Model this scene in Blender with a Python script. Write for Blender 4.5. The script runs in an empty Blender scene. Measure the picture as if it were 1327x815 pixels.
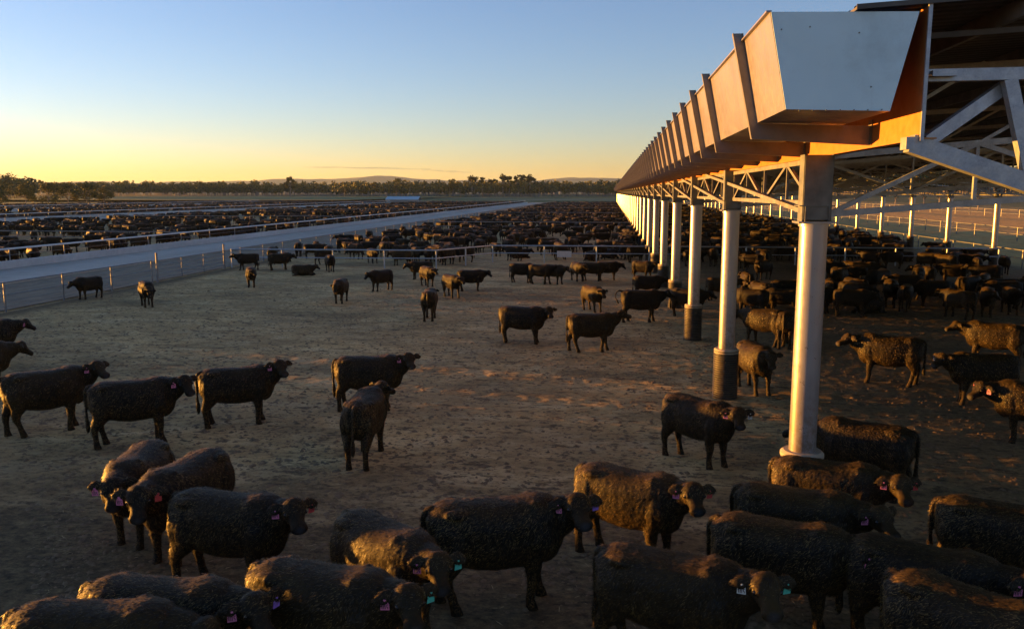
import bpy, bmesh, math, random, time
import numpy as np
from mathutils import Vector, Matrix, noise as mnoise
T0 = time.time()
R = math.radians
# ------------------------------------------------------------------ camera
FPX, HC = 1080.0, 5.3
PITCH = math.atan(157.5 / FPX)
YAW = math.atan(127.5 / math.hypot(157.5, FPX))
scene = bpy.context.scene
COL = scene.collection
cam_d = bpy.data.cameras.new('camera'); cam = bpy.data.objects.new('camera', cam_d); COL.objects.link(cam)
cam.location = (0, 0, HC); cam.rotation_euler = (math.pi / 2 - PITCH, 0, YAW)
cam_d.sensor_width = 36; cam_d.lens = FPX / 1327 * 36; cam_d.clip_start = 0.1; cam_d.clip_end = 90000
scene.camera = cam
# ------------------------------------------------------------------ light
HAZE = .000034
SUN_EL, SUN_AZ = 1.2, 12.0          # degrees above horizon; degrees from -X towards +Y
sd = Vector((-math.cos(R(SUN_AZ)) * math.cos(R(SUN_EL)), math.sin(R(SUN_AZ)) * math.cos(R(SUN_EL)), math.sin(R(SUN_EL))))
world = bpy.data.worlds.new('World'); scene.world = world; world.use_nodes = True
nt = world.node_tree; bg = nt.nodes['Background']
sky = nt.nodes.new('ShaderNodeTexSky'); sky.sky_type = 'NISHITA'; sky.sun_disc = False
sky.sun_elevation = R(SUN_EL); sky.sun_rotation = math.atan2(sd.x, sd.y)
sky.altitude = 300; sky.air_density = 0.82; sky.dust_density = 0.3; sky.ozone_density = 2.4
tint = nt.nodes.new('ShaderNodeMix'); tint.data_type = 'RGBA'; tint.blend_type = 'MULTIPLY'; tint.inputs[0].default_value = 1; tint.inputs[7].default_value = (1.02, .885, .96, 1)
nt.links.new(sky.outputs[0], tint.inputs[6]); nt.links.new(tint.outputs[2], bg.inputs[0]); bg.inputs[1].default_value = 0.11
sl = bpy.data.lights.new('sun', 'SUN'); sl.energy = 5.0; sl.angle = R(0.5); sl.color = (1.0, 0.42, 0.06)
so = bpy.data.objects.new('sun', sl); COL.objects.link(so); so.location = (-60, 0, 40)
so.rotation_euler = sd.to_track_quat('Z', 'Y').to_euler()
vs = scene.view_settings; vs.view_transform = 'Standard'; vs.look = 'None'; vs.exposure = 2.55; vs.gamma = 1; vs.use_curve_mapping = False
scene.cycles.use_denoising = True
scene.cycles.max_bounces = 6; scene.cycles.diffuse_bounces = 3; scene.cycles.glossy_bounces = 3
scene.cycles.volume_bounces = 0
# ------------------------------------------------------------------ helpers
_fw = np.array([-math.sin(YAW) * math.cos(PITCH), math.cos(YAW) * math.cos(PITCH), -math.sin(PITCH)])
_rt = np.array([math.cos(YAW), math.sin(YAW), 0]); _up = np.cross(_rt, _fw)
def ray(x, y): return _fw * FPX + _rt * (x - 663.5) + _up * (407.5 - y)
def G(x, y, z=0.0):
    d = ray(x, y); t = (z - HC) / d[2]; return Vector((d[0] * t, d[1] * t, z))
def proj(p):
    v = np.array(p) - [0, 0, HC]; w = v @ _fw
    return 663.5 + FPX * (v @ _rt) / w, 407.5 - FPX * (v @ _up) / w, w

def tag(o, label=None, cat=None, group=None, kind=None):
    if label: o['label'] = label
    if cat: o['category'] = cat
    if group: o['group'] = group
    if kind: o['kind'] = kind
    return o
def empty(name, loc=(0, 0, 0), rz=0):
    o = bpy.data.objects.new(name, None); COL.objects.link(o); o.location = loc; o.rotation_euler = (0, 0, rz); o.empty_display_size = .2
    return o
def mesh_np(name, verts, faces, mat=None, smooth=False):
    """faces: list of tuples or (n,k) int array"""
    me = bpy.data.meshes.new(name)
    verts = np.asarray(verts, dtype=np.float32)
    if isinstance(faces, np.ndarray):
        n, k = faces.shape
        me.vertices.add(len(verts)); me.vertices.foreach_set('co', verts.ravel())
        me.loops.add(n * k); me.loops.foreach_set('vertex_index', faces.astype(np.int32).ravel())
        me.polygons.add(n); me.polygons.foreach_set('loop_start', np.arange(0, n * k, k, dtype=np.int32))
        me.polygons.foreach_set('loop_total', np.full(n, k, dtype=np.int32))
        me.update(calc_edges=True)
    else:
        me.from_pydata([tuple(map(float, v)) for v in verts], [], faces); me.update()
    if smooth: me.polygons.foreach_set('use_smooth', np.ones(len(me.polygons), dtype=bool))
    if mat: me.materials.append(mat)
    return me
def link(name, me, parent=None, loc=None):
    o = bpy.data.objects.new(name, me); COL.objects.link(o)
    if parent: o.parent = parent
    if loc is not None: o.location = loc
    return o
class MB:
    """collects shapes into one mesh"""
    def __init__(s): s.v = []; s.f = []; s.m = []
    def add(s, vs, fs, m=0):
        b = len(s.v); s.v += [tuple(v) for v in vs]; s.f += [tuple(b + i for i in f) for f in fs]; s.m += [m] * len(fs)
    def box(s, x0, x1, y0, y1, z0, z1, m=0):
        s.add([(x0, y0, z0), (x1, y0, z0), (x1, y1, z0), (x0, y1, z0), (x0, y0, z1), (x1, y0, z1), (x1, y1, z1), (x0, y1, z1)],
              [(0, 3, 2, 1), (4, 5, 6, 7), (0, 1, 5, 4), (1, 2, 6, 5), (2, 3, 7, 6), (3, 0, 4, 7)], m)
    def bar(s, a, b, w, h=None, up=(0, 0, 1), m=0):
        """square section bar from a to b: width w sideways, h along up"""
        a = Vector(a); b = Vector(b); h = h or w; d = (b - a).normalized(); u = Vector(up)
        sdv = d.cross(u)
        if sdv.length < 1e-4: sdv = d.cross(Vector((1, 0, 0)))
        sdv.normalize(); u = sdv.cross(d).normalized()
        vs = []
        for p in (a, b):
            for i, j in ((-1, -1), (1, -1), (1, 1), (-1, 1)): vs.append(p + sdv * i * w / 2 + u * j * h / 2)
        s.add(vs, [(0, 1, 2, 3), (7, 6, 5, 4), (0, 4, 5, 1), (1, 5, 6, 2), (2, 6, 7, 3), (3, 7, 4, 0)], m)
    def tube(s, pts, r, n=8, m=0, caps=True):
        """swept tube; r number or list"""
        pts = [Vector(p) for p in pts]; k = len(pts); rs = r if isinstance(r, (list, tuple)) else [r] * k
        b = len(s.v)
        for i, p in enumerate(pts):
            d = (pts[min(i + 1, k - 1)] - pts[max(i - 1, 0)]).normalized()
            ref = Vector((0, 0, 1)) if abs(d.z) < .9 else Vector((1, 0, 0))
            x = d.cross(ref).normalized(); y = d.cross(x).normalized()
            for j in range(n):
                a = 2 * math.pi * j / n; s.v.append(tuple(p + x * math.cos(a) * rs[i] + y * math.sin(a) * rs[i]))
        for i in range(k - 1):
            for j in range(n):
                j2 = (j + 1) % n; s.f.append((b + i * n + j, b + i * n + j2, b + (i + 1) * n + j2, b + (i + 1) * n + j)); s.m.append(m)
        if caps:
            s.f.append(tuple(b + j for j in range(n))[::-1]); s.m.append(m)
            s.f.append(tuple(b + (k - 1) * n + j for j in range(n))); s.m.append(m)
    def build(s, name, mats, parent=None, loc=None, smooth=False, fix=True):
        me = bpy.data.meshes.new(name); me.from_pydata(s.v, [], s.f); me.update()
        mats = mats if isinstance(mats, (list, tuple)) else [mats]
        for q in mats: me.materials.append(q)
        if len(mats) > 1: me.polygons.foreach_set('material_index', np.array(s.m, dtype=np.int32))
        if fix:
            bm = bmesh.new(); bm.from_mesh(me); bmesh.ops.recalc_face_normals(bm, faces=bm.faces); bm.to_mesh(me); bm.free()
        if smooth:
            me.polygons.foreach_set('use_smooth', np.ones(len(me.polygons), dtype=bool))
            try: me.set_sharp_from_angle(angle=R(40))
            except Exception: pass
        return link(name, me, parent, loc)
# ------------------------------------------------------------------ materials
class NT:
    def __init__(s, name):
        s.mat = bpy.data.materials.new(name); s.mat.use_nodes = True; s.t = s.mat.node_tree; s.b = s.t.nodes['Principled BSDF']
        s.tc = s.t.nodes.new('ShaderNodeTexCoord')
    def n(s, typ, **kw):
        o = s.t.nodes.new(typ)
        for k, v in kw.items(): setattr(o, k, v)
        return o
    def l(s, a, b): s.t.links.new(a, b)
    def noise(s, scale, detail=4, rough=.6, stretch=None, coord='Object', dist=0.0, off=0.0):
        o = s.n('ShaderNodeTexNoise'); o.inputs['Scale'].default_value = scale; o.inputs['Detail'].default_value = detail
        o.inputs['Roughness'].default_value = rough; o.inputs['Distortion'].default_value = dist
        src = s.tc.outputs[coord]
        if stretch or off:
            mp = s.n('ShaderNodeMapping'); mp.inputs['Scale'].default_value = stretch or (1, 1, 1); mp.inputs['Location'].default_value = (off, off, off)
            s.l(src, mp.inputs[0]); src = mp.outputs[0]
        s.l(src, o.inputs['Vector']); return o.outputs['Fac']
    def ramp(s, fac, stops):
        o = s.n('ShaderNodeValToRGB'); e = o.color_ramp.elements
        while len(e) < len(stops): e.new(.5)
        for i, (p, c) in enumerate(stops):
            e[i].position = p; e[i].color = (c[0], c[1], c[2], 1) if isinstance(c, (tuple, list)) else (c, c, c, 1)
        s.l(fac, o.inputs[0]); return o.outputs[0]
    def mix(s, fac, a, b, mode='MIX'):
        o = s.n('ShaderNodeMix', data_type='RGBA', blend_type=mode)
        for inp, v in ((o.inputs[0], fac), (o.inputs[6], a), (o.inputs[7], b)):
            if isinstance(v, (int, float)): inp.default_value = v
            elif isinstance(v, (tuple, list)): inp.default_value = (v[0], v[1], v[2], 1)
            else: s.l(v, inp)
        return o.outputs[2]
    def math(s, op, a, b=0.0):
        o = s.n('ShaderNodeMath', operation=op)
        for i, v in enumerate((a, b)):
            if isinstance(v, (int, float)): o.inputs[i].default_value = v
            else: s.l(v, o.inputs[i])
        return o.outputs[0]
    def maprange(s, v, a, b, c=0.0, d=1.0):
        o = s.n('ShaderNodeMapRange'); s.l(v, o.inputs[0])
        for i, q in enumerate((a, b, c, d)): o.inputs[i + 1].default_value = q
        return o.outputs[0]
    def bump(s, h, strength=.5, dist=.02, normal=None):
        o = s.n('ShaderNodeBump'); o.inputs['Strength'].default_value = strength; o.inputs['Distance'].default_value = dist
        s.l(h, o.inputs['Height'])
        if normal is not None: s.l(normal, o.inputs['Normal'])
        return o.outputs[0]
    def set(s, **kw):
        for k, v in kw.items():
            i = s.b.inputs[k.replace('_', ' ')]
            if isinstance(v, (int, float)): i.default_value = v
            elif isinstance(v, (tuple, list)): i.default_value = (v[0], v[1], v[2], 1)
            else: s.l(v, i)
        return s
def m_metal(name, c0, c1, rough=.45, metallic=.3, sc=3.0, spangle=0.0, streak=None):
    m = NT(name); f = m.noise(sc, 5, .6, streak)
    col = m.ramp(f, [(.3, c0), (.7, c1)])
    if spangle:
        v = m.n('ShaderNodeTexVoronoi'); v.inputs['Scale'].default_value = 55; m.l(m.tc.outputs['Object'], v.inputs['Vector'])
        col = m.mix(m.math('MULTIPLY', v.outputs['Color'], spangle), col, (.75, .76, .78))
    d = m.noise(1.3, 6, .7, off=7.3)
    col = m.mix(m.maprange(d, .52, .75, 0, .45), col, tuple(x * .55 for x in c0))
    rg = m.ramp(m.noise(9, 4, .6, off=2), [(.3, rough - .08), (.7, rough + .12)])
    dr = m.noise(5.0, 5, .7, (1, 1, .1), off=11); col = m.mix(m.maprange(dr, .58, .74, 0, .35), col, tuple(x * .6 for x in c0))
    bk = m.bump(m.noise(1.1, 2, .4, off=5), .5, .04)
    m.set(Base_Color=col, Metallic=metallic, Roughness=rg, Normal=m.bump(f, .12, .012, bk)); return m.mat
M = {}
M['galv'] = m_metal('galvanised_steel', (.25, .275, .30), (.38, .42, .45), .42, .5, 6, .2)
M['galv_thin'] = m_metal('weathered_galvanised', (.15, .15, .145), (.27, .27, .26), .5, .4, 4)
M['panel'] = m_metal('pressed_zinc_sheet', (.225, .215, .265), (.265, .25, .305), .36, .3, .7, streak=(1, .3, 2))
M['bracket'] = m_metal('dull_bracket_steel', (.17, .16, .155), (.25, .235, .225), .45, .45, 3)
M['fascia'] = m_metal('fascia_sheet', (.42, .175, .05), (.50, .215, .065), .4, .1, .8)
M['head'] = m_metal('column_head_steel', (.13, .14, .135), (.21, .22, .21), .5, .45, 5)
def m_column():
    m = NT('column_enamel'); f = m.noise(2.5, 6, .65, (1, 1, .25)); c = m.ramp(f, [(.3, (.32, .315, .335)), (.7, (.42, .415, .43))])
    z = m.n('ShaderNodeSeparateXYZ'); m.l(m.tc.outputs['Object'], z.inputs[0])
    low = m.maprange(z.outputs[2], 1.3, 2.6, 1, 0); n2 = m.noise(7, 6, .7)
    c = m.mix(m.math('MULTIPLY', low, m.maprange(n2, .38, .62, 0, .85)), c, (.16, .11, .065))
    sc = m.noise(24, 3, .5, (1, 1, .12), off=4); c = m.mix(m.maprange(sc, .60, .72, 0, .35), c, (.42, .38, .34))
    m.set(Base_Color=c, Metallic=.55, Roughness=m.maprange(n2, .3, .7, .25, .40)); return m.mat
M['column'] = m_column()
def m_rubber():
    m = NT('corrugated_sleeve_plastic'); f = m.noise(8, 5, .7); c = m.ramp(f, [(.35, (.020, .018, .016)), (.7, (.075, .055, .035))])
    m.set(Base_Color=c, Roughness=.55); return m.mat
M['sleeve'] = m_rubber()
def m_concrete(name, a, b, sc=1.2):
    m = NT(name); f = m.noise(sc, 8, .7); g = m.noise(.12, 4, .6, (1, .25, 1)); c = m.ramp(f, [(.3, a), (.7, b)])
    c = m.mix(m.maprange(g, .42, .62, 0, .5), c, tuple(x * .62 for x in a)); k = m.noise(22, 4, .7)
    c = m.mix(m.maprange(k, .58, .75, 0, .4), c, tuple(x * .5 for x in a))
    m.set(Base_Color=c, Roughness=.75, Normal=m.bump(m.noise(14, 5, .7), .3, .02)); return m.mat
M['concrete'] = m_concrete('road_concrete', (.40, .34, .26), (.54, .47, .37), .8)
M['bunk'] = m_concrete('bunk_concrete', (.46, .44, .41), (.60, .58, .54), 1.6)
M['white'] = m_metal('white_rail_paint', (.62, .60, .56), (.74, .72, .68), .45, 0, 3)
M['footing'] = m_concrete('footing_concrete', (.30, .24, .17), (.42, .35, .26), 4)
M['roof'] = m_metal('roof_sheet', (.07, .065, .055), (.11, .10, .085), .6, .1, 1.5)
def m_ground():
    m = NT('feedlot_ground'); P = m.tc.outputs['Object']
    xyz = m.n('ShaderNodeSeparateXYZ'); m.l(P, xyz.inputs[0]); X, Y = xyz.outputs[0], xyz.outputs[1]
    big = m.noise(.16, 5, .6, (.6, 1, 1)); mid = m.noise(.9, 8, .74, (.55, 1, 1), dist=.6); fine = m.noise(7.5, 8, .78, (.7, 1, 1)); gr = m.noise(38, 5, .75)
    dirt = m.ramp(mid, [(.36, (.43, .275, .108)), (.5, (.62, .415, .165)), (.62, (.72, .52, .24))])
    dirt = m.mix(m.maprange(fine, .40, .48, .9, 0), dirt, (.12, .075, .038))
    pock = m.noise(3.1, 6, .72, (.45, 1, 1), off=9); dirt = m.mix(m.maprange(pock, .38, .44, .9, 0), dirt, (.085, .055, .028))
    blot = m.noise(.33, 5, .65, (.5, 1, 1), off=3); dirt = m.mix(m.maprange(blot, .38, .62, .42, 0), dirt, (.16, .115, .062))
    dirt = m.mix(m.maprange(gr, .58, .70, 0, .6), dirt, (.60, .46, .27))
    # dark wet manure: near the camera and under the shed
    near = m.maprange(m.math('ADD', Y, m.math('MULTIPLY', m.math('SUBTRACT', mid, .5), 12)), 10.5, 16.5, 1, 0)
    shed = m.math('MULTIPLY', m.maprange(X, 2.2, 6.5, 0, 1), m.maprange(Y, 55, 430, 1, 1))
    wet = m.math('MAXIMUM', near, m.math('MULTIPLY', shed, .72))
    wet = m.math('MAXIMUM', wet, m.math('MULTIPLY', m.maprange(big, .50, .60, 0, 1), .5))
    # trampled strip by the fences
    strip = m.math('MULTIPLY', m.maprange(X, -26.4, -25.2, 1, 0), m.maprange(X, -27.2, -26.8, 0, 1))
    wet = m.math('MAXIMUM', wet, m.math('MULTIPLY', strip, .9))
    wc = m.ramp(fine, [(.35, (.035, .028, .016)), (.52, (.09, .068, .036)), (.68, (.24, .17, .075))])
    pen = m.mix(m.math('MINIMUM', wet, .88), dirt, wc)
    # the world beyond
    fgreen = m.noise(.011, 5, .6); grs = m.ramp(fgreen, [(.38, (.10, .12, .035)), (.52, (.20, .18, .075)), (.66, (.30, .25, .13))])
    right = m.maprange(X, 29, 31, 0, 1)
    rt = m.ramp(m.noise(.9, 7, .7, (1, .5, 1)), [(.3, (.38, .22, .07)), (.6, (.60, .37, .12)), (.8, (.68, .45, .15))])
    green_r = m.maprange(m.math('ADD', X, m.math('MULTIPLY', big, 30)), 88, 100, 0, 1)
    rt = m.mix(green_r, rt, m.ramp(m.noise(.5, 6, .7), [(.35, (.10, .11, .03)), (.7, (.26, .20, .08))]))
    out = m.mix(right, pen, rt)
    far = m.math('MAXIMUM', m.maprange(Y, 432, 436, 0, 1), m.maprange(X, -262, -258, 1, 0))
    out = m.mix(far, out, grs)
    h = m.math('ADD', m.math('MULTIPLY', fine, .6), m.math('MULTIPLY', gr, .25))
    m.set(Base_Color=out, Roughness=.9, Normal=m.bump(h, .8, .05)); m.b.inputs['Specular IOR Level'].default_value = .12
    return m.mat
M['ground'] = m_ground()
def m_simple(name, a, b, sc=1, rough=.9, bump=.3, stretch=None):
    m = NT(name); f = m.noise(sc, 6, .7, stretch); m.set(Base_Color=m.ramp(f, [(.3, a), (.7, b)]), Roughness=rough, Normal=m.bump(f, bump, .05)); m.b.inputs['Specular IOR Level'].default_value = .2; return m.mat
M['strip'] = m_simple('drain_gravel', (.16, .12, .075), (.30, .235, .15), 1.3, stretch=(1, .4, 1))
M['field'] = m_simple('field_grass', (.09, .13, .035), (.19, .20, .07), .03)
M['hill'] = m_simple('hill_scrub', (.045, .06, .045), (.08, .085, .06), .003)
M['water'] = m_simple('pond_water', (.12, .2, .25), (.15, .22, .27), .01, .1, 0)
M['bark'] = m_simple('bark', (.16, .13, .10), (.34, .30, .25), 3)
M['blueroof'] = m_simple('pale_blue_sheet', (.30, .46, .52), (.36, .52, .58), .2, .4, 0)
def m_leaf(name, a, b, c):
    m = NT(name); oi = m.n('ShaderNodeObjectInfo'); f = m.noise(.35, 4, .7, coord='Object')
    g = m.n('ShaderNodeNewGeometry'); r = m.math('MULTIPLY', g.outputs['Random Per Island'], .6)
    m.set(Base_Color=m.ramp(m.math('ADD', r, m.math('MULTIPLY', f, .5)), [(.2, a), (.5, b), (.85, c)]), Roughness=.7); m.b.inputs['Specular IOR Level'].default_value = .2; return m.mat
M['leaf'] = m_leaf('gum_leaves', (.05, .06, .024), (.095, .10, .034), (.17, .145, .05))
M['leaf_dark'] = m_leaf('dark_leaves', (.025, .035, .016), (.045, .055, .022), (.08, .085, .03))
def m_coat():
    m = NT('cattle_coat'); oi = m.n('ShaderNodeObjectInfo'); rnd = oi.outputs['Random']
    at = m.n('ShaderNodeAttribute'); at.attribute_name = 'mask'; sp = m.n('ShaderNodeSeparateColor'); m.l(at.outputs['Color'], sp.inputs[0])
    mud, nose, topm = sp.outputs[0], sp.outputs[1], sp.outputs[2]
    # coordinates shifted per animal so that copies do not share a pattern
    cmb = m.n('ShaderNodeCombineXYZ'); m.l(m.math('MULTIPLY', rnd, 37.0), cmb.inputs[0]); m.l(m.math('MULTIPLY', rnd, 91.0), cmb.inputs[1])
    ad = m.n('ShaderNodeVectorMath', operation='ADD'); m.l(m.tc.outputs['Object'], ad.inputs[0]); m.l(cmb.outputs[0], ad.inputs[1]); V = ad.outputs[0]
    def nz(scale, det, rough, stretch=(1, 1, 1)):
        mp = m.n('ShaderNodeMapping'); mp.inputs['Scale'].default_value = stretch; m.l(V, mp.inputs[0])
        o = m.n('ShaderNodeTexNoise'); o.inputs['Scale'].default_value = scale; o.inputs['Detail'].default_value = det; o.inputs['Roughness'].default_value = rough
        m.l(mp.outputs[0], o.inputs['Vector']); return o.outputs['Fac']
    patch = nz(2.2, 5, .6); fur = nz(34, 5, .8, (1, 1, .45)); clump = nz(13, 5, .7); speck = nz(46, 3, .6)
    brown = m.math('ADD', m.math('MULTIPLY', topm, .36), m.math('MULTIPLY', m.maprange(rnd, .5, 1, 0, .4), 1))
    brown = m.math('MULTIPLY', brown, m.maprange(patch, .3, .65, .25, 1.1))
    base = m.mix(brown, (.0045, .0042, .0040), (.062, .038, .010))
    base = m.mix(m.maprange(fur, .46, .7, 0, .6), base, (.052, .034, .010))
    muddy = m.math('MULTIPLY', mud, m.maprange(clump, .44, .60, 0, 1)); muddy = m.math('MULTIPLY', muddy, m.maprange(speck, .46, .56, 0, 1))
    base = m.mix(m.math('MINIMUM', m.math('MULTIPLY', muddy, .85), 1), base, (.15, .085, .028))
    base = m.mix(nose, base, (.045, .043, .045))
    h = m.math('ADD', m.math('MULTIPLY', clump, .2), m.math('MULTIPLY', fur, .7)); h = m.math('ADD', h, m.math('MULTIPLY', muddy, .5))
    m.set(Base_Color=base, Roughness=.62, Normal=m.bump(h, .45, .02))
    m.b.inputs['Specular IOR Level'].default_value = .13
    m.b.inputs['Sheen Weight'].default_value = .03; m.b.inputs['Sheen Roughness'].default_value = .45; m.b.inputs['Sheen Tint'].default_value = (.9, .6, .3, 1)
    return m.mat
M['coat'] = m_coat()
def m_flat(name, c, rough=.5): m = NT(name); f = m.noise(20, 3, .6); m.set(Base_Color=m.ramp(f, [(.3, tuple(x * .85 for x in c)), (.7, c)]), Roughness=rough); return m.mat
M['eye'] = m_flat('eye', (.012, .01, .01), .08)
M['tag_pink'] = m_flat('tag_pink', (.75, .22, .38)); M['tag_green'] = m_flat('tag_green', (.10, .55, .40)); M['tag_purple'] = m_flat('tag_purple', (.34, .16, .58))
M['tag_red'] = m_flat('tag_red', (.65, .07, .06)); M['tag_white'] = m_flat('tag_white', (.72, .74, .70)); M['ink'] = m_flat('tag_ink', (.06, .04, .06))
# ------------------------------------------------------------------ ground
def axis(lo, a, b, hi, step, grow=1.25):
    v = list(np.arange(a, b, step)); s = step; x = v[-1]
    while x < hi: s *= grow; x += s; v.append(x)
    s = step; x = v[0]
    while x > lo: s *= grow; x -= s; v.insert(0, x)
    return np.array(v)
def vnoise(x, y, seed, f):
    """value noise on arrays"""
    rs = np.random.RandomState(seed); tb = rs.rand(512, 512); x = x * f; y = y * f
    xi = np.floor(x).astype(int); yi = np.floor(y).astype(int); fx = x - xi; fy = y - yi
    fx = fx * fx * (3 - 2 * fx); fy = fy * fy * (3 - 2 * fy); a = tb[xi % 512, yi % 512]; b = tb[(xi + 1) % 512, yi % 512]; c = tb[xi % 512, (yi + 1) % 512]; d = tb[(xi + 1) % 512, (yi + 1) % 512]
    return (a * (1 - fx) + b * fx) * (1 - fy) + (c * (1 - fx) + d * fx) * fy - .5
def ground_z(X, Y):
    z = .008 * vnoise(X * .6, Y, 1, .7) + .007 * vnoise(X, Y, 2, 2.6) + .024 * vnoise(X, Y, 3, 5.3)
    inside = np.clip((X + 26.5) / 1.0, 0, 1) * np.clip((Y - 2) / 3, .2, 1) * np.clip((78 - Y) / 8, .25, 1)
    z = z * np.where(inside > 0, inside, 0)
    z += np.clip((X - 32) / 50, 0, 1) * 2.6 + np.clip((X - 120) / 1000, 0, 1) * 18       # rises gently right of the shed
    z += np.clip((Y - 440) / 1500, 0, 1) * 3 * (1 + vnoise(X, Y, 5, .004)) * np.clip((X + 2500) / 2000, 0, 1)
    dd = np.hypot(X, Y); return z - .03 * (X < -26.9)
xs = axis(-16000, -27.5, 24, 16000, .105, 1.32); ys = axis(-60, 6.5, 44, 26000, .115, 1.06)
GX, GY = np.meshgrid(xs, ys); GZ = ground_z(GX, GY)
nx, ny = len(xs), len(ys)
idx = np.arange(nx * ny).reshape(ny, nx); F = np.stack([idx[:-1, :-1], idx[:-1, 1:], idx[1:, 1:], idx[1:, :-1]], -1).reshape(-1, 4)
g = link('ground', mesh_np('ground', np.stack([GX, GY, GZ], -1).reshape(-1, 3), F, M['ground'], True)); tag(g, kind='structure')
def sheet(name, x0, x1, y0, y1, z, mat, ny_=60, nx_=4):
    a = np.linspace(x0, x1, nx_ + 1); b = y0 + (y1 - y0) * np.linspace(0, 1, ny_ + 1) ** 1.7; A, B = np.meshgrid(a, b)
    i = np.arange((nx_ + 1) * (ny_ + 1)).reshape(ny_ + 1, nx_ + 1); f = np.stack([i[:-1, :-1], i[:-1, 1:], i[1:, 1:], i[1:, :-1]], -1).reshape(-1, 4)
    o = link(name, mesh_np(name, np.stack([A, B, np.full_like(A, z)], -1).reshape(-1, 3), f, mat)); tag(o, kind='structure'); return o
def slab(name, x0, x1, y0, y1, z0, z1, mat):
    b = MB(); b.box(x0, x1, y0, y1, z0, z1); o = b.build(name, mat); tag(o, kind='structure'); return o
PENS_END = 425.0
ROADS = [(-34.9, -41.2), (-99.0, -110.9), (-169.5, -180.8)]
for i, (xa, xb) in enumerate(ROADS):
    sheet('drain_strip', xa, xa + (7.6 if i == 0 else 2.0), -20, PENS_END, .01 + .004 * i, M['strip'])
    slab('feed_road', xb, xa, -20, PENS_END + 20, -.2, .12, M['concrete'])
slab('cross_road', -300, 28, 436, 450, -.2, .10, M['strip'])
# ------------------------------------------------------------------ bunks (concrete feed trough + neck rail)
def bunk(xr, y0, y1, label, nposts):
    t = empty('feed_bunk', (xr, y0, 0)); tag(t, label, 'feed bunk', 'concrete feed bunks along the feed roads')
    prof = [(0, .0), (-.02, .62), (-.06, .66), (-.16, .66), (-.22, .30), (-.62, .26), (-.80, .48), (-.95, .50), (-1.0, .46), (-1.0, 0)]
    b = MB(); n = len(prof); L = y1 - y0; k = max(2, int(L / 6)); step = L / k
    for q in range(k):     # precast lengths with narrow joints
        a0 = q * step + .012; a1 = (q + 1) * step - .012
        b.add([(x, a0, z) for x, z in prof] + [(x, a1, z) for x, z in prof], [tuple(range(n))[::-1], tuple(range(n, 2 * n))] + [(i, (i + 1) % n, n + (i + 1) % n, n + i) for i in range(n)])
    b.build('trough', M['bunk'], t)
    r = MB(); r.tube([(-1.0, 0, 1.38), (-1.0, L, 1.38)], .065, 8); r.build('rail', M['white'], t, smooth=True)
    r = MB(); r.tube([(-1.0, 0, .95), (-1.0, L, .95)], .012, 5); r.build('cable', M['galv_thin'], t)
    me = None
    for q in range(nposts):
        if me is None:
            pb = MB(); pb.tube([(0, 0, 0), (0, 0, 1.38)], .04, 8); p = pb.build('post', M['galv_thin'], t, (-1.0, .5, 0), True); me = p.data
        else: link('post', me, t, (-1.0, .5 + q * 6.0, 0))
    return t
bunk(-41.2, 24, 420, 'pale concrete feed bunk with white neck rail beside the nearest feed road', 66)
bunk(-110.9, 60, 420, 'second pale concrete feed bunk away, along the middle feed road', 60)
bunk(-180.8, 120, 420, 'most distant concrete feed bunk, along the far feed road near the trees', 50)
# ------------------------------------------------------------------ fences
def fence(pts, h, label, group='pipe and cable pen fences', step=4.0, rails=(1.0, .56), rp=.032, pr=.045, cables=(), mat='galv_thin'):
    t = empty('pen_fence', pts[0]); tag(t, label, 'fence', group); o = Vector(pts[0]); P = [Vector(p) - o for p in pts]
    for k, rr in enumerate(rails):
        b = MB(); b.tube([p + Vector((0, 0, h * rr)) for p in P], rp if k == 0 else rp * .75, 7); b.build('rail', M[mat], t, smooth=True)
    for rr in cables:
        b = MB(); b.tube([p + Vector((0, 0, h * rr)) for p in P], .009, 4); b.build('cable', M['galv_thin'], t)
    me = None; cnt = 0
    for a, b_ in zip(P[:-1], P[1:]):
        n = max(1, round((b_ - a).length / step))
        for q in range(n + (b_ is P[-1])):
            p = a.lerp(b_, q / n); cnt += 1
            if cnt > 99: break
            if me is None: pb = MB(); pb.tube([(0, 0, -.15), (0, 0, h + .04)], pr, 8); me = pb.build('post', M[mat], t, p, True).data
            else: link('post', me, t, p)
    return t
FX = -26.9
pts_left = [(FX, 22, 0), (FX, 46.4, 0)]
fence(pts_left, 1.32, 'galvanised rail fence along the left edge of the open pen, nearest the feed road', step=3.9, rails=(1, .58), cables=(.8, .36, .18))
# stock gate panel between fence and corner
def gate(a, b, label):
    t = empty('yard_gate', a); tag(t, label, 'gate'); o = Vector(a); B = Vector(b) - o
    m = MB()
    for z in (.25, .5, .75, 1.0, 1.28): m.tube([(0, 0, z), (B.x, B.y, z)], .022, 6)
    m.build('bars', M['galv_thin'], t, smooth=True)
    for q in (0, .33, .66, 1): m = MB(); m.tube([(B.x * q, B.y * q, .1 if 0 < q < 1 else -.1), (B.x * q, B.y * q, 1.3 if 0 < q < 1 else 1.75)], .03 if 0 < q < 1 else .07, 8); m.build('post', M['galv_thin'], t, smooth=True)
gate((FX, 47.0, 0), (FX, 55.8, 0), 'five bar galvanised gate with tall posts at the far left corner of the open pen')
fence([(FX, 57, 0), (-12.1, 57.6, 0), (-8.9, 63.4, 0), (3.0, 63.8, 0), (28.0, 64.0, 0)], 1.3, 'two rail cross fence closing the far end of the open pen', step=3.6, rp=.05, pr=.055, mat='galv')
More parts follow.
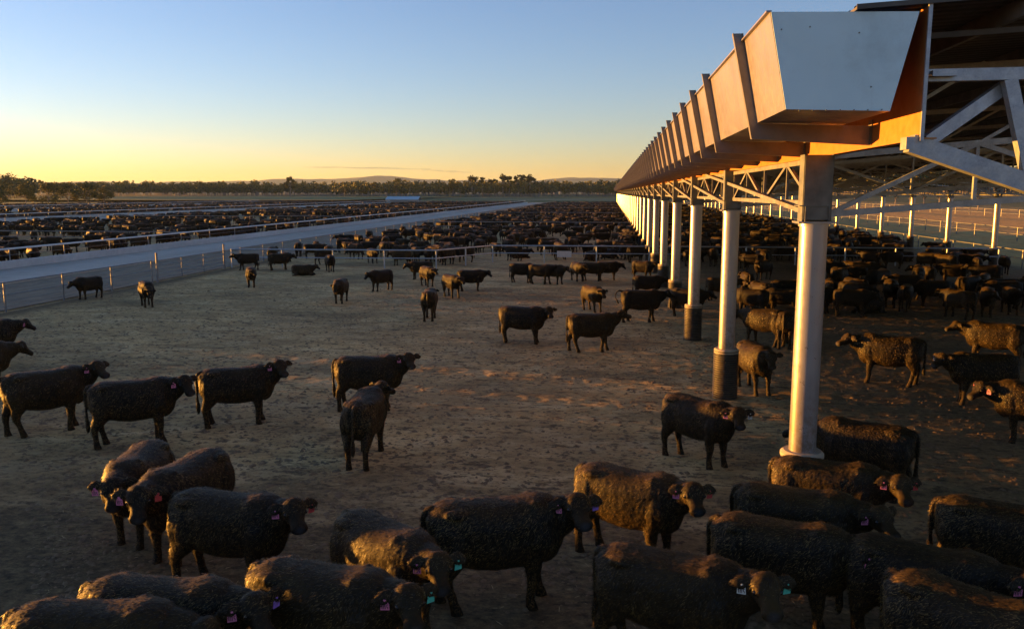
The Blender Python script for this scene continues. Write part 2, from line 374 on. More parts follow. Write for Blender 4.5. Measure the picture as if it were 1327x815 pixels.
for y, lab in ((115, 'second pipe cross fence back, in the packed pens left of the shed'), (172, 'third pipe cross fence back, in the packed pens left of the shed'), (230, 'fourth pipe cross fence back, in the packed pens'), (290, 'fifth pipe cross fence back, in the packed pens'), (350, 'sixth and farthest pipe cross fence beside the shed')):
    fence([(FX, y, 0), (28.0, y, 0)], 1.3, lab, step=4.5, rp=.045)
fence([(FX, 58.5, 0), (FX, 420, 0)], 1.3, 'long fence on the left of the packed shed pens, beside the drain', step=4.0, rails=(1, .5))
fence([(28.8, 30, 0), (28.8, 400, 0)], 1.3, 'pipe fence behind the right hand row of shed columns', step=4.0)
fence([(41, 60, .5), (41, 400, .5)], 1.3, 'long fence on the sunlit slope just right of the shed', step=5, rails=(1, .5), rp=.04, pr=.06)
fence([(62, 100, 1.5), (62, 520, 1.5)], 1.2, 'farther fence high on the sunlit slope right of the shed', step=6, rails=(1, .5), rp=.04, pr=.07)
nth = ['nearest', 'second', 'third', 'fourth', 'fifth']
for b_i, (xa, xb, nm) in enumerate(((-42.6, -97, 'first feed road'), (-112.3, -167, 'middle feed road'))):
    for j, y in enumerate((82, 140, 205, 280, 360) if b_i == 0 else (150, 215, 290, 370)):
        fence([(xa, y, 0), (xb, y, 0)], 1.3, '%s cross fence among the cattle pens behind the %s' % (nth[j], nm), step=5, rp=.05)
    fence([(xb, 60 if b_i == 0 else 130, 0), (xb, 420, 0)], 1.3, 'long back fence of the cattle pens behind the %s' % nm, step=5, rails=(1, .5), rp=.04)
# ------------------------------------------------------------------ the shed
CX, C0, CS, NC = 3.06, 13.1, 8.7, 42
RX = 28.2
shed = empty('cattle_shed', (0, 0, 0)); tag(shed, 'long open sided steel cattle shed with a deep box gutter along its eave', 'shed')
Y0, Y1 = 9.4, C0 + CS * (NC - 1) + 3
SL = .085
def roofz(x): return 7.205 + .055 * (min(x, 31.2 - x) - 2.53)
# roof: corrugated profile along Y, real ribs
def roof():
    rib = .24; ys_ = []
    y = Y0 - .04; hs = []
    while y < Y1:
        for dy, h in ((0, 0), (.10, 0), (.13, .035), (.19, .035), (.22, 0)): ys_.append(y + dy); hs.append(h)
        y += rib
    ys_ = np.array(ys_); hs = np.array(hs); xsn = np.array([2.53, 8, 15.6, 23, 28.7]); V = []
    for x in xsn: V.append(np.stack([np.full_like(ys_, x), ys_, roofz(x) + hs], -1))
    V = np.concatenate(V); n = len(ys_); i = np.arange(n * 5).reshape(5, n); f = np.stack([i[:-1, :-1], i[1:, :-1], i[1:, 1:], i[:-1, 1:]], -1).reshape(-1, 4)
    V2 = V.copy(); V2[:, 2] += .004
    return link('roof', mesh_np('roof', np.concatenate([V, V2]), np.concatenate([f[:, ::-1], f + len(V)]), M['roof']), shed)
rf = roof()
b = MB()
for x in np.arange(4.2, 28, 1.75): b.box(x - .03, x + .03, Y0 + .02, Y1, roofz(x) - .2, roofz(x) - .012)
b.build('purlin', M['galv_thin'], shed)
b = MB(); b.bar((2.5, Y0 - .06, roofz(2.5) - .0), (15.6, Y0 - .06, roofz(15.6) - .0), .012, .05); b.build('barge_flashing', M['roof'], shed)
b = MB(); b.bar((2.515, Y0 - .05, roofz(2.5) - .01), (2.515, Y1, roofz(2.5) - .01), .012, .04); b.build('eave_flashing', M['roof'], shed)
# fascia with folded bottom lip
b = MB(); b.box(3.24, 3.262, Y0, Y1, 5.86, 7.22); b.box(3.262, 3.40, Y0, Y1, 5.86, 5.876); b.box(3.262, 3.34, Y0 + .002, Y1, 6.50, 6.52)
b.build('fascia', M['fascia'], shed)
# end flange
b = MB(); b.box(3.225, 3.262, Y0 - .03, Y0 - .002, 5.84, 7.25); b.box(3.31, 3.55, Y0 - .02, Y0 + .2, 6.50, 6.56); b.build('end_flange', M['galv'], shed)
# gutter: folded open box in lengths, seams under the brackets
def gutter():
    prof = [(1.640, 7.18), (1.840, 6.18), (2.910, 6.15), (3.140, 7.15)]; t_ = .012
    inn = [(1.66, 7.18), (1.855, 6.195), (2.897, 6.165), (3.122, 7.15)]
    b = MB()
    ys_ = [Y0] + [y - .0 for y in BR] + [Y1]
    for a0, a1 in zip(ys_[:-1], ys_[1:]):
        a0 += .003; a1 -= .003
        A = [(x, a0, z) for x, z in prof + inn[::-1]] + [(x, a1, z) for x, z in prof + inn[::-1]]; n = 8
        b.add(A, [(i, (i + 1) % n, n + (i + 1) % n, n + i) for i in range(n)])
        # folded outer lip
        b.box(1.60, 1.655, a0, a1, 7.181, 7.20)
    return b.build('gutter', M['panel'], shed)
BR = [11.15, 14.75] + list(14.75 + 2.29 * np.arange(1, 162)); BR = [y for y in BR if y < Y1 - 1]
gut = gutter()
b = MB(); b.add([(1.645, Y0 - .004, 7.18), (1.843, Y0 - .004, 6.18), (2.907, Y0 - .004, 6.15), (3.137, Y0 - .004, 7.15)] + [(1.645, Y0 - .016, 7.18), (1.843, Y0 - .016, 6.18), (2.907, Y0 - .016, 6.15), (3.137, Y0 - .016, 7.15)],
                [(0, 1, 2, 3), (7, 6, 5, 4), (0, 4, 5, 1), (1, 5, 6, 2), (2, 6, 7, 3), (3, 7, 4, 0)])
M['cap'] = m_metal('zinc_sheet_painted_skylight', (.58, .76, .80), (.64, .82, .86), .4, .1, .7)  # same sheet as the gutter; paler blue paints sky light onto its shaded end
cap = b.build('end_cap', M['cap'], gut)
b = MB()
for q in range(7):
    x = 1.98 + q * .14; b.tube([(x, Y0 - .03, 6.165), (x, Y0 - .01, 6.165)], .007, 6)
for x, z in ((1.76, 7.0), (2.55, 6.95), (2.70, 6.40), (2.05, 7.02)): b.tube([(x, Y0 - .024, z), (x, Y0 - .01, z)], .008, 6)
b.build('rivets', M['head'], cap)
# brackets: tapered L of folded channel
def bracket_mb(y):
    b = MB(); w = .09
    for s0, s1 in ((y - w / 2, y + w / 2),):
        # vertical arm outside the gutter
        A = [(1.50, 7.28), (1.62, 7.28), (1.835, 6.19), (1.835, 6.168), (3.235, 6.13), (3.235, 5.90), (1.78, 5.985)]
        # channel web
        n = 7; b.add([(x, s0 + .03, z) for x, z in A] + [(x, s0 + .036, z) for x, z in A],
              [tuple(range(n)), tuple(range(2 * n - 1, n - 1, -1))] + [(i, (i + 1) % n, n + (i + 1) % n, n + i) for i in range(n)])
        # outer flange
        b.bar((1.497, y, 7.28), (1.777, y, 5.985), .09, .008, up=(1, 0, .22)); b.bar((1.777, y, 5.981), (3.23, y, 5.896), .09, .008)
        b.bar((1.617, y, 7.28), (1.80, y, 6.36), .09, .006, up=(1, 0, .22))
        b.box(3.225, 3.237, s0 - .03, s1 + .03, 5.89, 6.20)
        for z in (5.97, 6.06): b.tube([(3.15, s0 + .02, z), (3.15, s0 + .03, z)], .014, 6)
    return b
bm0 = bracket_mb(0).build('bracket', M['bracket'], shed, (0, BR[0], 0))
for y in BR[1:100]: link('bracket', bm0.data, shed, (0, y, 0))
b = MB()
for y in BR[100:]:
    b.box(1.50, 1.58, y - .04, y + .04, 6.6, 7.28); b.bar((1.53, y, 7.2), (1.79, y, 6.05), .08, .09, up=(1, 0, .2)); b.box(1.78, 3.2, y - .04, y + .04, 5.95, 6.13)
o = b.build('bracket', M['bracket'], shed); o['kind'] = 'stuff'
# columns
def column_parts(first):
    b = MB(); b.tube([(0, 0, 1.30), (0, 0, 4.84)], .205, 40); b.tube([(0, 0, 4.80), (0, 0, 4.845)], .225, 32)
    b.box(-.27, .27, -.24, .24, 4.846, 4.875)
    return b
def head_mb():
    b = MB(); b.box(-.20, .20, -.012, .012, 4.876, 5.86)
    b.box(-.212, -.198, -.15, .15, 4.876, 5.86); b.box(.198, .212, -.15, .15, 4.876, 5.86)
    b.box(-.26, .26, -.19, .19, 5.10, 5.115)
    for s in (-1, 1): b.box(s * .17 - .006, s * .17 + .006, -.19, .19, 4.876, 5.10)
    b.box(-.20, .20, -.165, -.15, 4.90, 5.84)
    return b
def sleeve_mb():
    pts = []; rs = []; z = 0
    while z < 1.27:
        pts += [(0, 0, z), (0, 0, z + .018), (0, 0, z + .036), (0, 0, z + .05)]; rs += [.290, .322, .322, .290]; z += .058
    b = MB(); b.tube(pts, rs, 32); return b
colm = headm = slm = ftm = None
for k in range(NC):
    y = C0 + CS * k
    for row, x in (('l', CX), ('r', RX)):
        if row == 'r' and k < 5: continue
        if colm is None:
            c = column_parts(0).build('column', M['column'], shed, (x, y, 0), True); colm = c.data
            h = head_mb().build('column_head', M['head'], c, (0, 0, 0)); headm = h.data
            s_ = sleeve_mb().build('corrugated_sleeve', M['sleeve'], c, (0, 0, 0), True); slm = s_.data
            f_ = MB(); f_.tube([(0, 0, 1.2), (0, 0, 1.285), (0, 0, 1.31)], [.31, .31, .285], 32); f_ = f_.build('footing', M['footing'], c, (0, 0, 0), True); ftm = f_.data
        else:
            c = link('column', colm, shed, (x, y, 0)); link('column_head', headm, c); link('corrugated_sleeve', slm, c); link('footing', ftm, c)
# the first footing is wider than its sleeve, pale concrete
b = MB(); b.tube([(0, 0, 1.22), (0, 0, 1.27), (0, 0, 1.30)], [.33, .33, .30], 36); b.build('footing_collar', M['footing'], shed, (CX, C0, 0), True)
# trusses across the shed
def truss(full=True):
    b = MB(); x0, x1 = CX + .2, RX - .2; n = 12; xs_ = np.linspace(x0, x1, n + 1)
    mid = (x0 + x1) / 2
    bot = lambda x: 4.98 + SL * (x1 - x0) / 2 * (1 - abs(x - mid) / (mid - x0))
    topc = lambda x: bot(x) + .86
    for a, c in zip(xs_[:-1], xs_[1:]):
        b.bar((a, 0, bot(a)), (c, 0, bot(c)), .07, .09); b.bar((a, 0, topc(a)), (c, 0, topc(c)), .07, .09)
    for i, (a, c) in enumerate(zip(xs_[:-1], xs_[1:])):
        if i % 2 == 0: b.bar((a, .0, bot(a)), (c, .0, topc(c)), .055, .07)
        else: b.bar((a, .0, topc(a)), (c, .0, bot(c)), .055, .07)
        b.bar((c, .02, bot(c)), (c, .02, topc(c)), .05, .055, up=(0, 1, 0))
        b.bar((a, 0, topc(a)), (c, 0, roofz(c) - .2), .045, .05)
    # rafter under the purlins
    b.bar((x0 - .1, 0, roofz(x0) - .26), (mid, 0, roofz(mid) - .26), .06, .11); b.bar((mid, 0, roofz(mid) - .26), (x1, 0, roofz(x1) - .26), .06, .11)
    return b
tm = None
for k in range(NC):
    if tm is None: tm = truss().build('truss', M['galv'], shed, (0, C0, 0)).data
    else: link('truss', tm, shed, (0, C0 + CS * k, 0))
# lattice girders along both rows, and raking struts from each column head
lm = rk = None
for k in range(NC - 1):
    for x in (CX + .02, RX):
        if lm is None:
            b = MB(); L = CS; n = 4; q = L / n
            b.bar((0, .2, 5.78), (0, L - .2, 5.78), .07, .08); b.bar((0, .2, 5.14), (0, L - .2, 5.14), .07, .08)
            for i in range(n):
                a, c = max(.2, i * q), min(L - .2, (i + 1) * q)
                b.bar((0, a, 5.78 if i % 2 else 5.14), (0, c, 5.14 if i % 2 else 5.78), .05, .055)
                b.bar((0, c - .03, 5.14), (0, c - .03, 5.78), .045, .045, up=(1, 0, 0))
            lm = b.build('lattice_girder', M['galv_thin'], shed, (x, C0, 0)).data
        else: link('lattice_girder', lm, shed, (x, C0 + CS * k, 0))
    if rk is None: b = MB(); b.bar((0, -.15, 5.0), (0, 13.5, 5.84), .07, .07); rk = b.build('raking_strut', M['galv_thin'], shed, (CX - .12, C0, 0)).data
    elif k < NC - 2: link('raking_strut', rk, shed, (CX - .12, C0 + CS * k, 0))
# gable frame at the near end
b = MB(); yg = Y0 + .12
b.bar((3.30, yg, 6.52), (15.6, yg, 6.62), .10, .125)
b.bar((3.34, yg, 5.84), (4.22, yg + .15, 6.47), .11, .13); b.bar((4.12, yg, 6.47), (4.42, yg, 5.40), .11, .13, up=(1, 0, 0))
b.bar((3.16, yg - .02, 5.82), (9.0, yg - .02, 3.78), .17, .19)
b.bar((3.10, yg - .02, 5.82), (3.19, yg - .02, 5.82), .19, .13)
b.bar((4.55, yg, 5.45), (6.2, yg, 6.52), .11, .13); b.bar((6.2, yg, 6.52), (7.2, yg, 4.5), .11, .13, up=(1, 0, 0)); b.bar((9, yg, 3.8), (9, yg, 6.5), .11, .13, up=(1, 0, 0))
b.build('gable_frame', M['galv'], shed)
# near end roof rafter
b = MB(); b.bar((3.4, Y0 + .6, roofz(3.4) - .25), (15.6, Y0 + .6, roofz(15.6) - .25), .05, .06); b.build('gable_rafter', M['roof'], shed)
print('shed', time.time() - T0)
# ------------------------------------------------------------------ cattle
def catmull(rows, sub):
    rows = np.array(rows, float); n = len(rows); out = []
    for i in range(n - 1):
        p0 = rows[max(i - 1, 0)]; p1 = rows[i]; p2 = rows[i + 1]; p3 = rows[min(i + 2, n - 1)]
        for k in range(sub):
            t = k / sub; out.append(.5 * ((2 * p1) + (-p0 + p2) * t + (2 * p0 - 5 * p1 + 4 * p2 - p3) * t * t + (-p0 + 3 * p1 - 3 * p2 + p3) * t ** 3))
    out.append(rows[-1]); return np.array(out)
def loft(V, F, cen, S, U, hs, hu, e=2.0, n=20, hul=None):
    """closed loft. cen (k,3); S,U (k,3) axes; hs,hu half sizes; e superellipse exponent; hul lower half height"""
    b = sum(len(v) for v in V); k = len(cen); a = np.linspace(0, 2 * np.pi, n, endpoint=False)
    ca, sa = np.cos(a), np.sin(a); ex = 2.0 / e
    cx = np.sign(ca) * np.abs(ca) ** ex; cy = np.sign(sa) * np.abs(sa) ** ex
    P = np.zeros((k, n, 3))
    for i in range(k):
        up = np.where(cy >= 0, hu[i], (hul[i] if hul is not None else hu[i]))
        P[i] = cen[i] + np.outer(cx * hs[i], S[i]) + np.outer(cy * up, U[i])
    V.append(P.reshape(-1, 3)); V.append(np.array([cen[0], cen[-1]]))
    for i in range(k - 1):
        for j in range(n):
            j2 = (j + 1) % n; F.append((b + i * n + j, b + i * n + j2, b + (i + 1) * n + j2, b + (i + 1) * n + j))
    c0 = b + k * n
    for j in range(n):
        j2 = (j + 1) % n; F.append((c0, b + j2, b + j)); F.append((c0 + 1, b + (k - 1) * n + j, b + (k - 1) * n + j2))
def nrm(v): return v / np.linalg.norm(v)
def limb(V, F, rows, sub=3, n=12, side=np.array([0, 1., 0])):
    """rows: x,y,z,r_along,r_side"""
    r = catmull(rows, sub); c = r[:, :3]; d = np.gradient(c, axis=0); S = []; U = []
    for i in range(len(c)):
        dd = nrm(d[i]); s = nrm(side - dd * (side @ dd)); S.append(s); U.append(np.cross(dd, s))
    loft(V, F, c, np.array(S), np.array(U), r[:, 4], r[:, 3], 2.0, n)
def cow_geo(ny_=0, npitch=22, hy=0, hp=35, dx=(0, 0, 0, 0), bulk=1.0, tail=0.0, tailside=0.0, lying=False, sag=0.0):
    V, F = [], []
    dz = -.50 if lying else 0
    rows = [  # x, z centre, half up, half down, half width, exponent
        (-.80, 1.06, .08, .12, .08, 2), (-.775, 1.05, .18, .27, .19, 2.2), (-.70, 1.04, .265, .38, .27, 2.4), (-.56, 1.03, .32, .46, .315, 2.5), (-.38, 1.01, .335, .455, .345, 2.4),
        (-.15, .99, .35, .475, .375, 2.3), (.08, .98, .35, .475, .385, 2.2), (.30, .99, .355, .465, .37, 2.2), (.48, 1.0, .375, .47, .345, 2.2), (.62, 1.02, .35, .45, .30, 2.1), (.74, 1.04, .29, .40, .25, 2), (.82, 1.04, .21, .30, .18, 2), (.86, 1.04, .1, .14, .08, 2)]
    r = catmull(rows, 4); k = len(r); cen = np.stack([r[:, 0], np.zeros(k), r[:, 1] + dz], -1)
    bl = 1 + (bulk - 1) * np.exp(-((r[:, 0] - .05) / .45) ** 2)
    S = np.tile([0, 1., 0], (k, 1)); U = np.tile([0, 0, 1.], (k, 1))
    loft(V, F, cen, S, U, r[:, 4] * bl * .93, r[:, 2] , 2.6, 36, r[:, 3] * (bl * .6 + .4))
    # hip and shoulder bones break the smooth barrel
    for s in (-1, 1):
        for (x, y, z, rx, ry, rz) in ((-.46, .205, 1.255, .17, .10, .07), (-.72, .11, 1.17, .09, .08, .09), (.46, .17, 1.17, .20, .12, .20), (.52, .25, .90, .18, .10, .24), (-.52, .235, .90, .24, .12, .32)):
            c = np.array([[x - rx, y * s, z + dz], [x - rx * .7, y * s, z + dz], [x, y * s, z + dz], [x + rx * .7, y * s, z + dz], [x + rx, y * s, z + dz]]); q = np.array([.05, .72, 1, .72, .05])
            loft(V, F, c, np.tile([0, 1., 0], (5, 1)), np.tile([0, 0, 1.], (5, 1)), ry * q, rz * q, 2, 14)
    # neck
    p = np.array([.42, 0, 1.06 + dz]); path = []; L = .65; m_ = 9
    for i in range(m_ + 1):
        t = i / m_; yw = R(ny_) * min(1, max(0, (t - .22) / .62)); el = R(2 + (npitch - 2) * min(1, t * 1.35))
        d = np.array([math.cos(yw) * math.cos(el), math.sin(yw) * math.cos(el), math.sin(el)]); path.append((p.copy(), d)); p = p + d * L / m_
    C, S, U, hs, hu, hl = [], [], [], [], [], []
    for i, (c, d) in enumerate(path):
        t = i / m_; s = nrm(np.cross([0, 0, 1.], d)); u = np.cross(d, s); C.append(c); S.append(s); U.append(u)
        q1 = (1 - t) ** .72; hs.append(.30 * q1 + .105 * (1 - q1)); hu.append(.31 * q1 + .115 * (1 - q1)); hl.append(.40 * q1 + .14 * (1 - q1))
    loft(V, F, np.array(C), np.array(S), np.array(U), hs, hu, 2.1, 20, hl)
    # head
    yw = R(ny_ + hy); el = -R(hp); f = np.array([math.cos(yw) * math.cos(el), math.sin(yw) * math.cos(el), math.sin(el)])
    s = nrm(np.cross([0, 0, 1.], f)); u = np.cross(f, s); poll = path[-1][0] + u * .05 + f * .03
    hrows = [(-.10, -.01, .07, .08, .07), (-.06, .005, .12, .12, .115), (.02, .005, .138, .15, .138), (.09, 0, .118, .158, .140), (.16, -.012, .090, .142, .112), (.24, -.02, .072, .112, .092), (.31, -.022, .064, .086, .088), (.37, -.022, .068, .076, .102), (.42, -.025, .062, .068, .100), (.455, -.035, .042, .05, .062), (.465, -.035, .02, .02, .02)]
    hrows = [(a_ * (.87 if a_ > 0 else 1), *b_) for a_, *b_ in hrows]; hr = catmull(hrows, 2); k = len(hr)
    loft(V, F, np.array([poll + f * q[0] + u * q[1] for q in hr]), np.tile(s, (k, 1)), np.tile(u, (k, 1)), hr[:, 4] * 1.08, hr[:, 2], 2.3, 20, hr[:, 3])
    # brow ridges and nostril pads
    for sg in (-1, 1):
        c0 = poll + f * .12 + s * sg * .10 + u * .045
        c = np.array([c0 - f * .055, c0 - f * .03, c0, c0 + f * .03, c0 + f * .055]); q = np.array([.1, .8, 1, .8, .1])
        loft(V, F, c, np.tile(s, (5, 1)), np.tile(u, (5, 1)), .034 * q, .036 * q, 2, 10)
    # ears
    ears = []
    for sg in (-1, 1):
        base = poll + f * .0 + s * sg * .11 + u * .03; out = nrm(s * sg * 1.0 - f * .12 + np.array([0, 0, -.05])); wq = np.array([0, 0, 1.]) - f * .45; wv = nrm(wq - out * (out @ wq)); nn = np.cross(out, wv)
        er = [(0, .036, .036), (.04, .05, .030), (.09, .078, .024), (.15, .076, .021), (.20, .045, .018), (.225, .014, .013)]
        er = catmull(er, 2); k2 = len(er)
        loft(V, F, np.array([base + out * q[0] - u * q[0] ** 2 * .8 for q in er]), np.tile(wv, (k2, 1)), np.tile(nn, (k2, 1)), er[:, 1], er[:, 2], 2, 12)
        ears.append(base + out * .125 - np.array([0, 0, .05]) + u * .035)
    # legs
    if not lying:
        for i, (sg, front) in enumerate(((1, 1), (-1, 1), (1, 0), (-1, 0))):
            D = dx[i]; lift = 0
            if front:
                rows = [(.45, .16, 1.0, .18, .10), (.48, .19, .78, .16, .11), (.475 + .25 * D, .19, .64, .12, .10), (.485 + .5 * D, .182, .50, .09, .08), (.495 + .6 * D, .176, .39, .074, .068), (.49 + .75 * D, .175, .28, .055, .052), (.49 + .9 * D, .175, .15, .058, .055), (.505 + D, .175, .08, .066, .06), (.52 + D, .175, .0, .08, .068), (.52 + D, .175, -.03, .075, .06)]
            else:
                rows = [(-.50, .15, 1.10, .21, .11), (-.52, .20, .90, .225, .13), (-.53 + .15 * D, .205, .74, .19, .125), (-.59 + .3 * D, .195, .60, .135, .10), (-.65 + .5 * D, .182, .47, .088, .07), (-.65 + .65 * D, .175, .36, .066, .056), (-.63 + .8 * D, .172, .25, .056, .052), (-.615 + .92 * D, .172, .14, .06, .055), (-.60 + D, .172, .07, .068, .06), (-.585 + D, .172, .0, .08, .068), (-.585 + D, .172, -.03, .075, .06)]
            limb(V, F, [(a, b_ * sg, c, d, e) for a, b_, c, d, e in rows], 2, 14)
    else:
        for sg in (-1, 1):
            limb(V, F, [(.45, .2 * sg, .35, .13, .1), (.75, .26 * sg, .16, .09, .08), (.95, .25 * sg, .09, .06, .06), (.72, .30 * sg, .06, .05, .05), (.62, .31 * sg, .05, .05, .05)], 2, 12)
            limb(V, F, [(-.62, .22 * sg, .38, .18, .12), (-.40, .36 * sg, .22, .15, .1), (-.25, .42 * sg, .12, .08, .07), (-.55, .44 * sg, .07, .05, .05), (-.70, .44 * sg, .05, .05, .05)], 2, 12)
    # dewlap / brisket
    c = np.array([[.54, 0, .62 + dz], [.62, 0, .64 + dz], [.71, 0, .69 + dz], [.79, 0, .77 + dz], [.86, 0, .87 + dz]]); loft(V, F, c, np.tile([0, 1., 0], (5, 1)), np.tile([0, 0, 1.], (5, 1)), [.03, .11, .12, .10, .04], [.04, .13, .14, .14, .05], 2, 12)
    # tail
    tx, ty = tail, tailside
    tr = [(-.72, 0, 1.27, .05, .05), (-.80, 0, 1.25, .042, .04), (-.845 - tx * .3, ty * .1, 1.12, .034, .032), (-.845 - tx * .8, ty * .4, .90, .028, .028), (-.84 - tx, ty * .8, .68, .028, .028), (-.835 - tx * 1.1, ty, .54, .044, .044), (-.83 - tx * 1.1, ty, .42, .045, .045), (-.83 - tx * 1.1, ty, .32, .02, .02)]
    if lying: tr = [(-.72, 0, .77, .05, .05), (-.80, .02, .70, .04, .04), (-.84, .05, .45, .03, .03), (-.84, .12, .2, .03, .03), (-.84, .2, .08, .04, .04)]
    elif tx > .25: tr = [(-.72, 0, 1.27, .05, .05), (-.84, 0, 1.31, .04, .04), (-.94, .0, 1.28, .032, .03), (-1.03, .02, 1.14, .028, .028), (-1.0, .05, .98, .028, .028), (-.93, .08, .86, .04, .04), (-.88, .1, .74, .03, .03)]
    limb(V, F, tr, 3, 10)
    eyes = [poll + f * .12 + s * sg * .128 + u * .02 for sg in (-1, 1)]
    frames = dict(poll=poll, f=f, s=s, u=u, ears=ears, eyes=eyes, muzzle=poll + f * .355 - u * .03)
    return np.concatenate(V), F, frames
def finish_cow(name, args, voxel, ratio=None, seed=0, tuft=.0025):
    v, f, fr = cow_geo(**args)
    me = bpy.data.meshes.new('tmp'); me.from_pydata(v.tolist(), [], f); me.update()
    bm = bmesh.new(); bm.from_mesh(me); bmesh.ops.recalc_face_normals(bm, faces=bm.faces); bm.to_mesh(me); bm.free()
    o = link('tmp', me); md = o.modifiers.new('r', 'REMESH'); md.mode = 'VOXEL'; md.voxel_size = voxel
    sm = o.modifiers.new('s', 'SMOOTH'); sm.factor = .5; sm.iterations = 4 if voxel < .025 else 2
    if ratio: dc = o.modifiers.new('d', 'DECIMATE'); dc.ratio = ratio
    dg = bpy.context.evaluated_depsgraph_get(); out = bpy.data.meshes.new_from_object(o.evaluated_get(dg)); bpy.data.objects.remove(o); bpy.data.meshes.remove(me)
    n = len(out.vertices); co = np.empty(n * 3, np.float32); out.vertices.foreach_get('co', co); co = co.reshape(-1, 3)
    no = np.empty(n * 3, np.float32); out.vertices.foreach_get('normal', no); no = no.reshape(-1, 3)
    if tuft and not ratio:
        bodyw = np.clip(1.15 - np.linalg.norm(co - fr['muzzle'], axis=1) * 0 , 0, 1)
        dm = np.linalg.norm(co - fr['muzzle'], axis=1); w = np.clip((dm - .12) / .4, .12, 1) * np.clip(co[:, 2] / .3, .15, 1)
        h = np.array([mnoise.noise(Vector((p[0] * 10 + seed, p[1] * 10, p[2] * 6))) * .8 + mnoise.noise(Vector((p[0] * 34, p[1] * 34 + seed, p[2] * 16))) * .8 for p in co])
        co = co + no * (h * w * tuft)[:, None]; out.vertices.foreach_set('co', co.astype(np.float32).ravel())
    x, y, z = co[:, 0], co[:, 1], co[:, 2]
    mud = np.clip((.95 - z) / .45, 0, 1) * np.clip((1.0 - x) / .4, 0, 1) * np.clip((z + .1) / .2, 0, 1)
    mud = np.maximum(mud, np.clip((-.5 - x) / .3, 0, 1) * np.clip((1.15 - z) / .3, 0, 1)); mud *= np.where(np.linalg.norm(co - fr['poll'], axis=1) < .55, .15, 1)
    nose = np.clip(1.2 - np.linalg.norm(co - (fr['muzzle'] + fr['f'] * .045), axis=1) / .075, 0, 1)
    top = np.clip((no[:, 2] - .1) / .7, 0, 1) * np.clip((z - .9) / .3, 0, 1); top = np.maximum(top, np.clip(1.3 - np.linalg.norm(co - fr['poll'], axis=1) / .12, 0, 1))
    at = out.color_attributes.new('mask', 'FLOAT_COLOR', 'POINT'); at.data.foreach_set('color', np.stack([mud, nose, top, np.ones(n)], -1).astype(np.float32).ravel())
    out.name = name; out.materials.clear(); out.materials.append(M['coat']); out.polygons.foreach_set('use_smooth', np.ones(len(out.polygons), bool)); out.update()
    return out, fr
def eye_mesh():
    bm = bmesh.new(); bmesh.ops.create_uvsphere(bm, u_segments=12, v_segments=8, radius=.026); me = bpy.data.meshes.new('eye'); bm.to_mesh(me); bm.free(); me.materials.append(M['eye']); me.polygons.foreach_set('use_smooth', np.ones(len(me.polygons), bool)); return me
EYE = eye_mesh()
def m_hair():
    m = NT('hair_strands'); g = m.n('ShaderNodeNewGeometry'); oi = m.n('ShaderNodeObjectInfo'); pt = m.noise(2.4, 4, .6)
    r = m.math('ADD', m.math('MULTIPLY', g.outputs['Random Per Island'], .75), m.math('MULTIPLY', m.math('SUBTRACT', pt, .5), 1.1)); r = m.math('ADD', r, m.math('MULTIPLY', oi.outputs['Random'], .2))
    m.set(Base_Color=m.ramp(r, [(.12, (.005, .0043, .004)), (.42, (.020, .0130, .005)), (.72, (.088, .055, .015)), (.95, (.20, .130, .038))]), Roughness=.5)
    m.b.inputs['Specular IOR Level'].default_value = .3; return m.mat
M['hair'] = m_hair()
def hair_mesh(me, fr, n, seed, length=.045, width=.0065):
    rs = np.random.RandomState(seed); k = len(me.polygons); ce = np.empty(k * 3, np.float32); me.polygons.foreach_get('center', ce); ce = ce.reshape(-1, 3)
    no = np.empty(k * 3, np.float32); me.polygons.foreach_get('normal', no); no = no.reshape(-1, 3)
    dm = np.linalg.norm(ce - (fr['muzzle'] - fr['f'] * .05), axis=1); w = np.clip((dm - .06) / .3, 0, 1) * np.clip((ce[:, 2] - .10) / .3, .0, 1) + 1e-6
    i = rs.choice(k, n, p=w / w.sum()); p = ce[i] + rs.normal(size=(n, 3)) * .008; nn = no[i]
    cl = np.array([mnoise.noise(Vector((q[0] * 6, q[1] * 6 + seed, q[2] * 5))) for q in p])
    d = np.array([-.75, 0, -.75]) + rs.normal(size=(n, 3)) * .2 + np.stack([cl * .9, cl[::-1] * 0, -cl * .6], -1); d -= nn * np.sum(d * nn, 1)[:, None]; d /= np.linalg.norm(d, axis=1)[:, None]
    d = d + nn * rs.uniform(.06, .30, (n, 1)); L = (length * rs.uniform(.5, 1.25, n) * np.clip(.35 + w[i], .35, 1))[:, None]
    s = np.cross(d, nn); s /= np.linalg.norm(s, axis=1)[:, None] + 1e-9; wd = width * rs.uniform(.6, 1.3, (n, 1))
    V = np.stack([p - s * wd, p + s * wd, p + d * L], 1).reshape(-1, 3); return mesh_np('hair', V, np.arange(3 * n).reshape(n, 3), M['hair'])
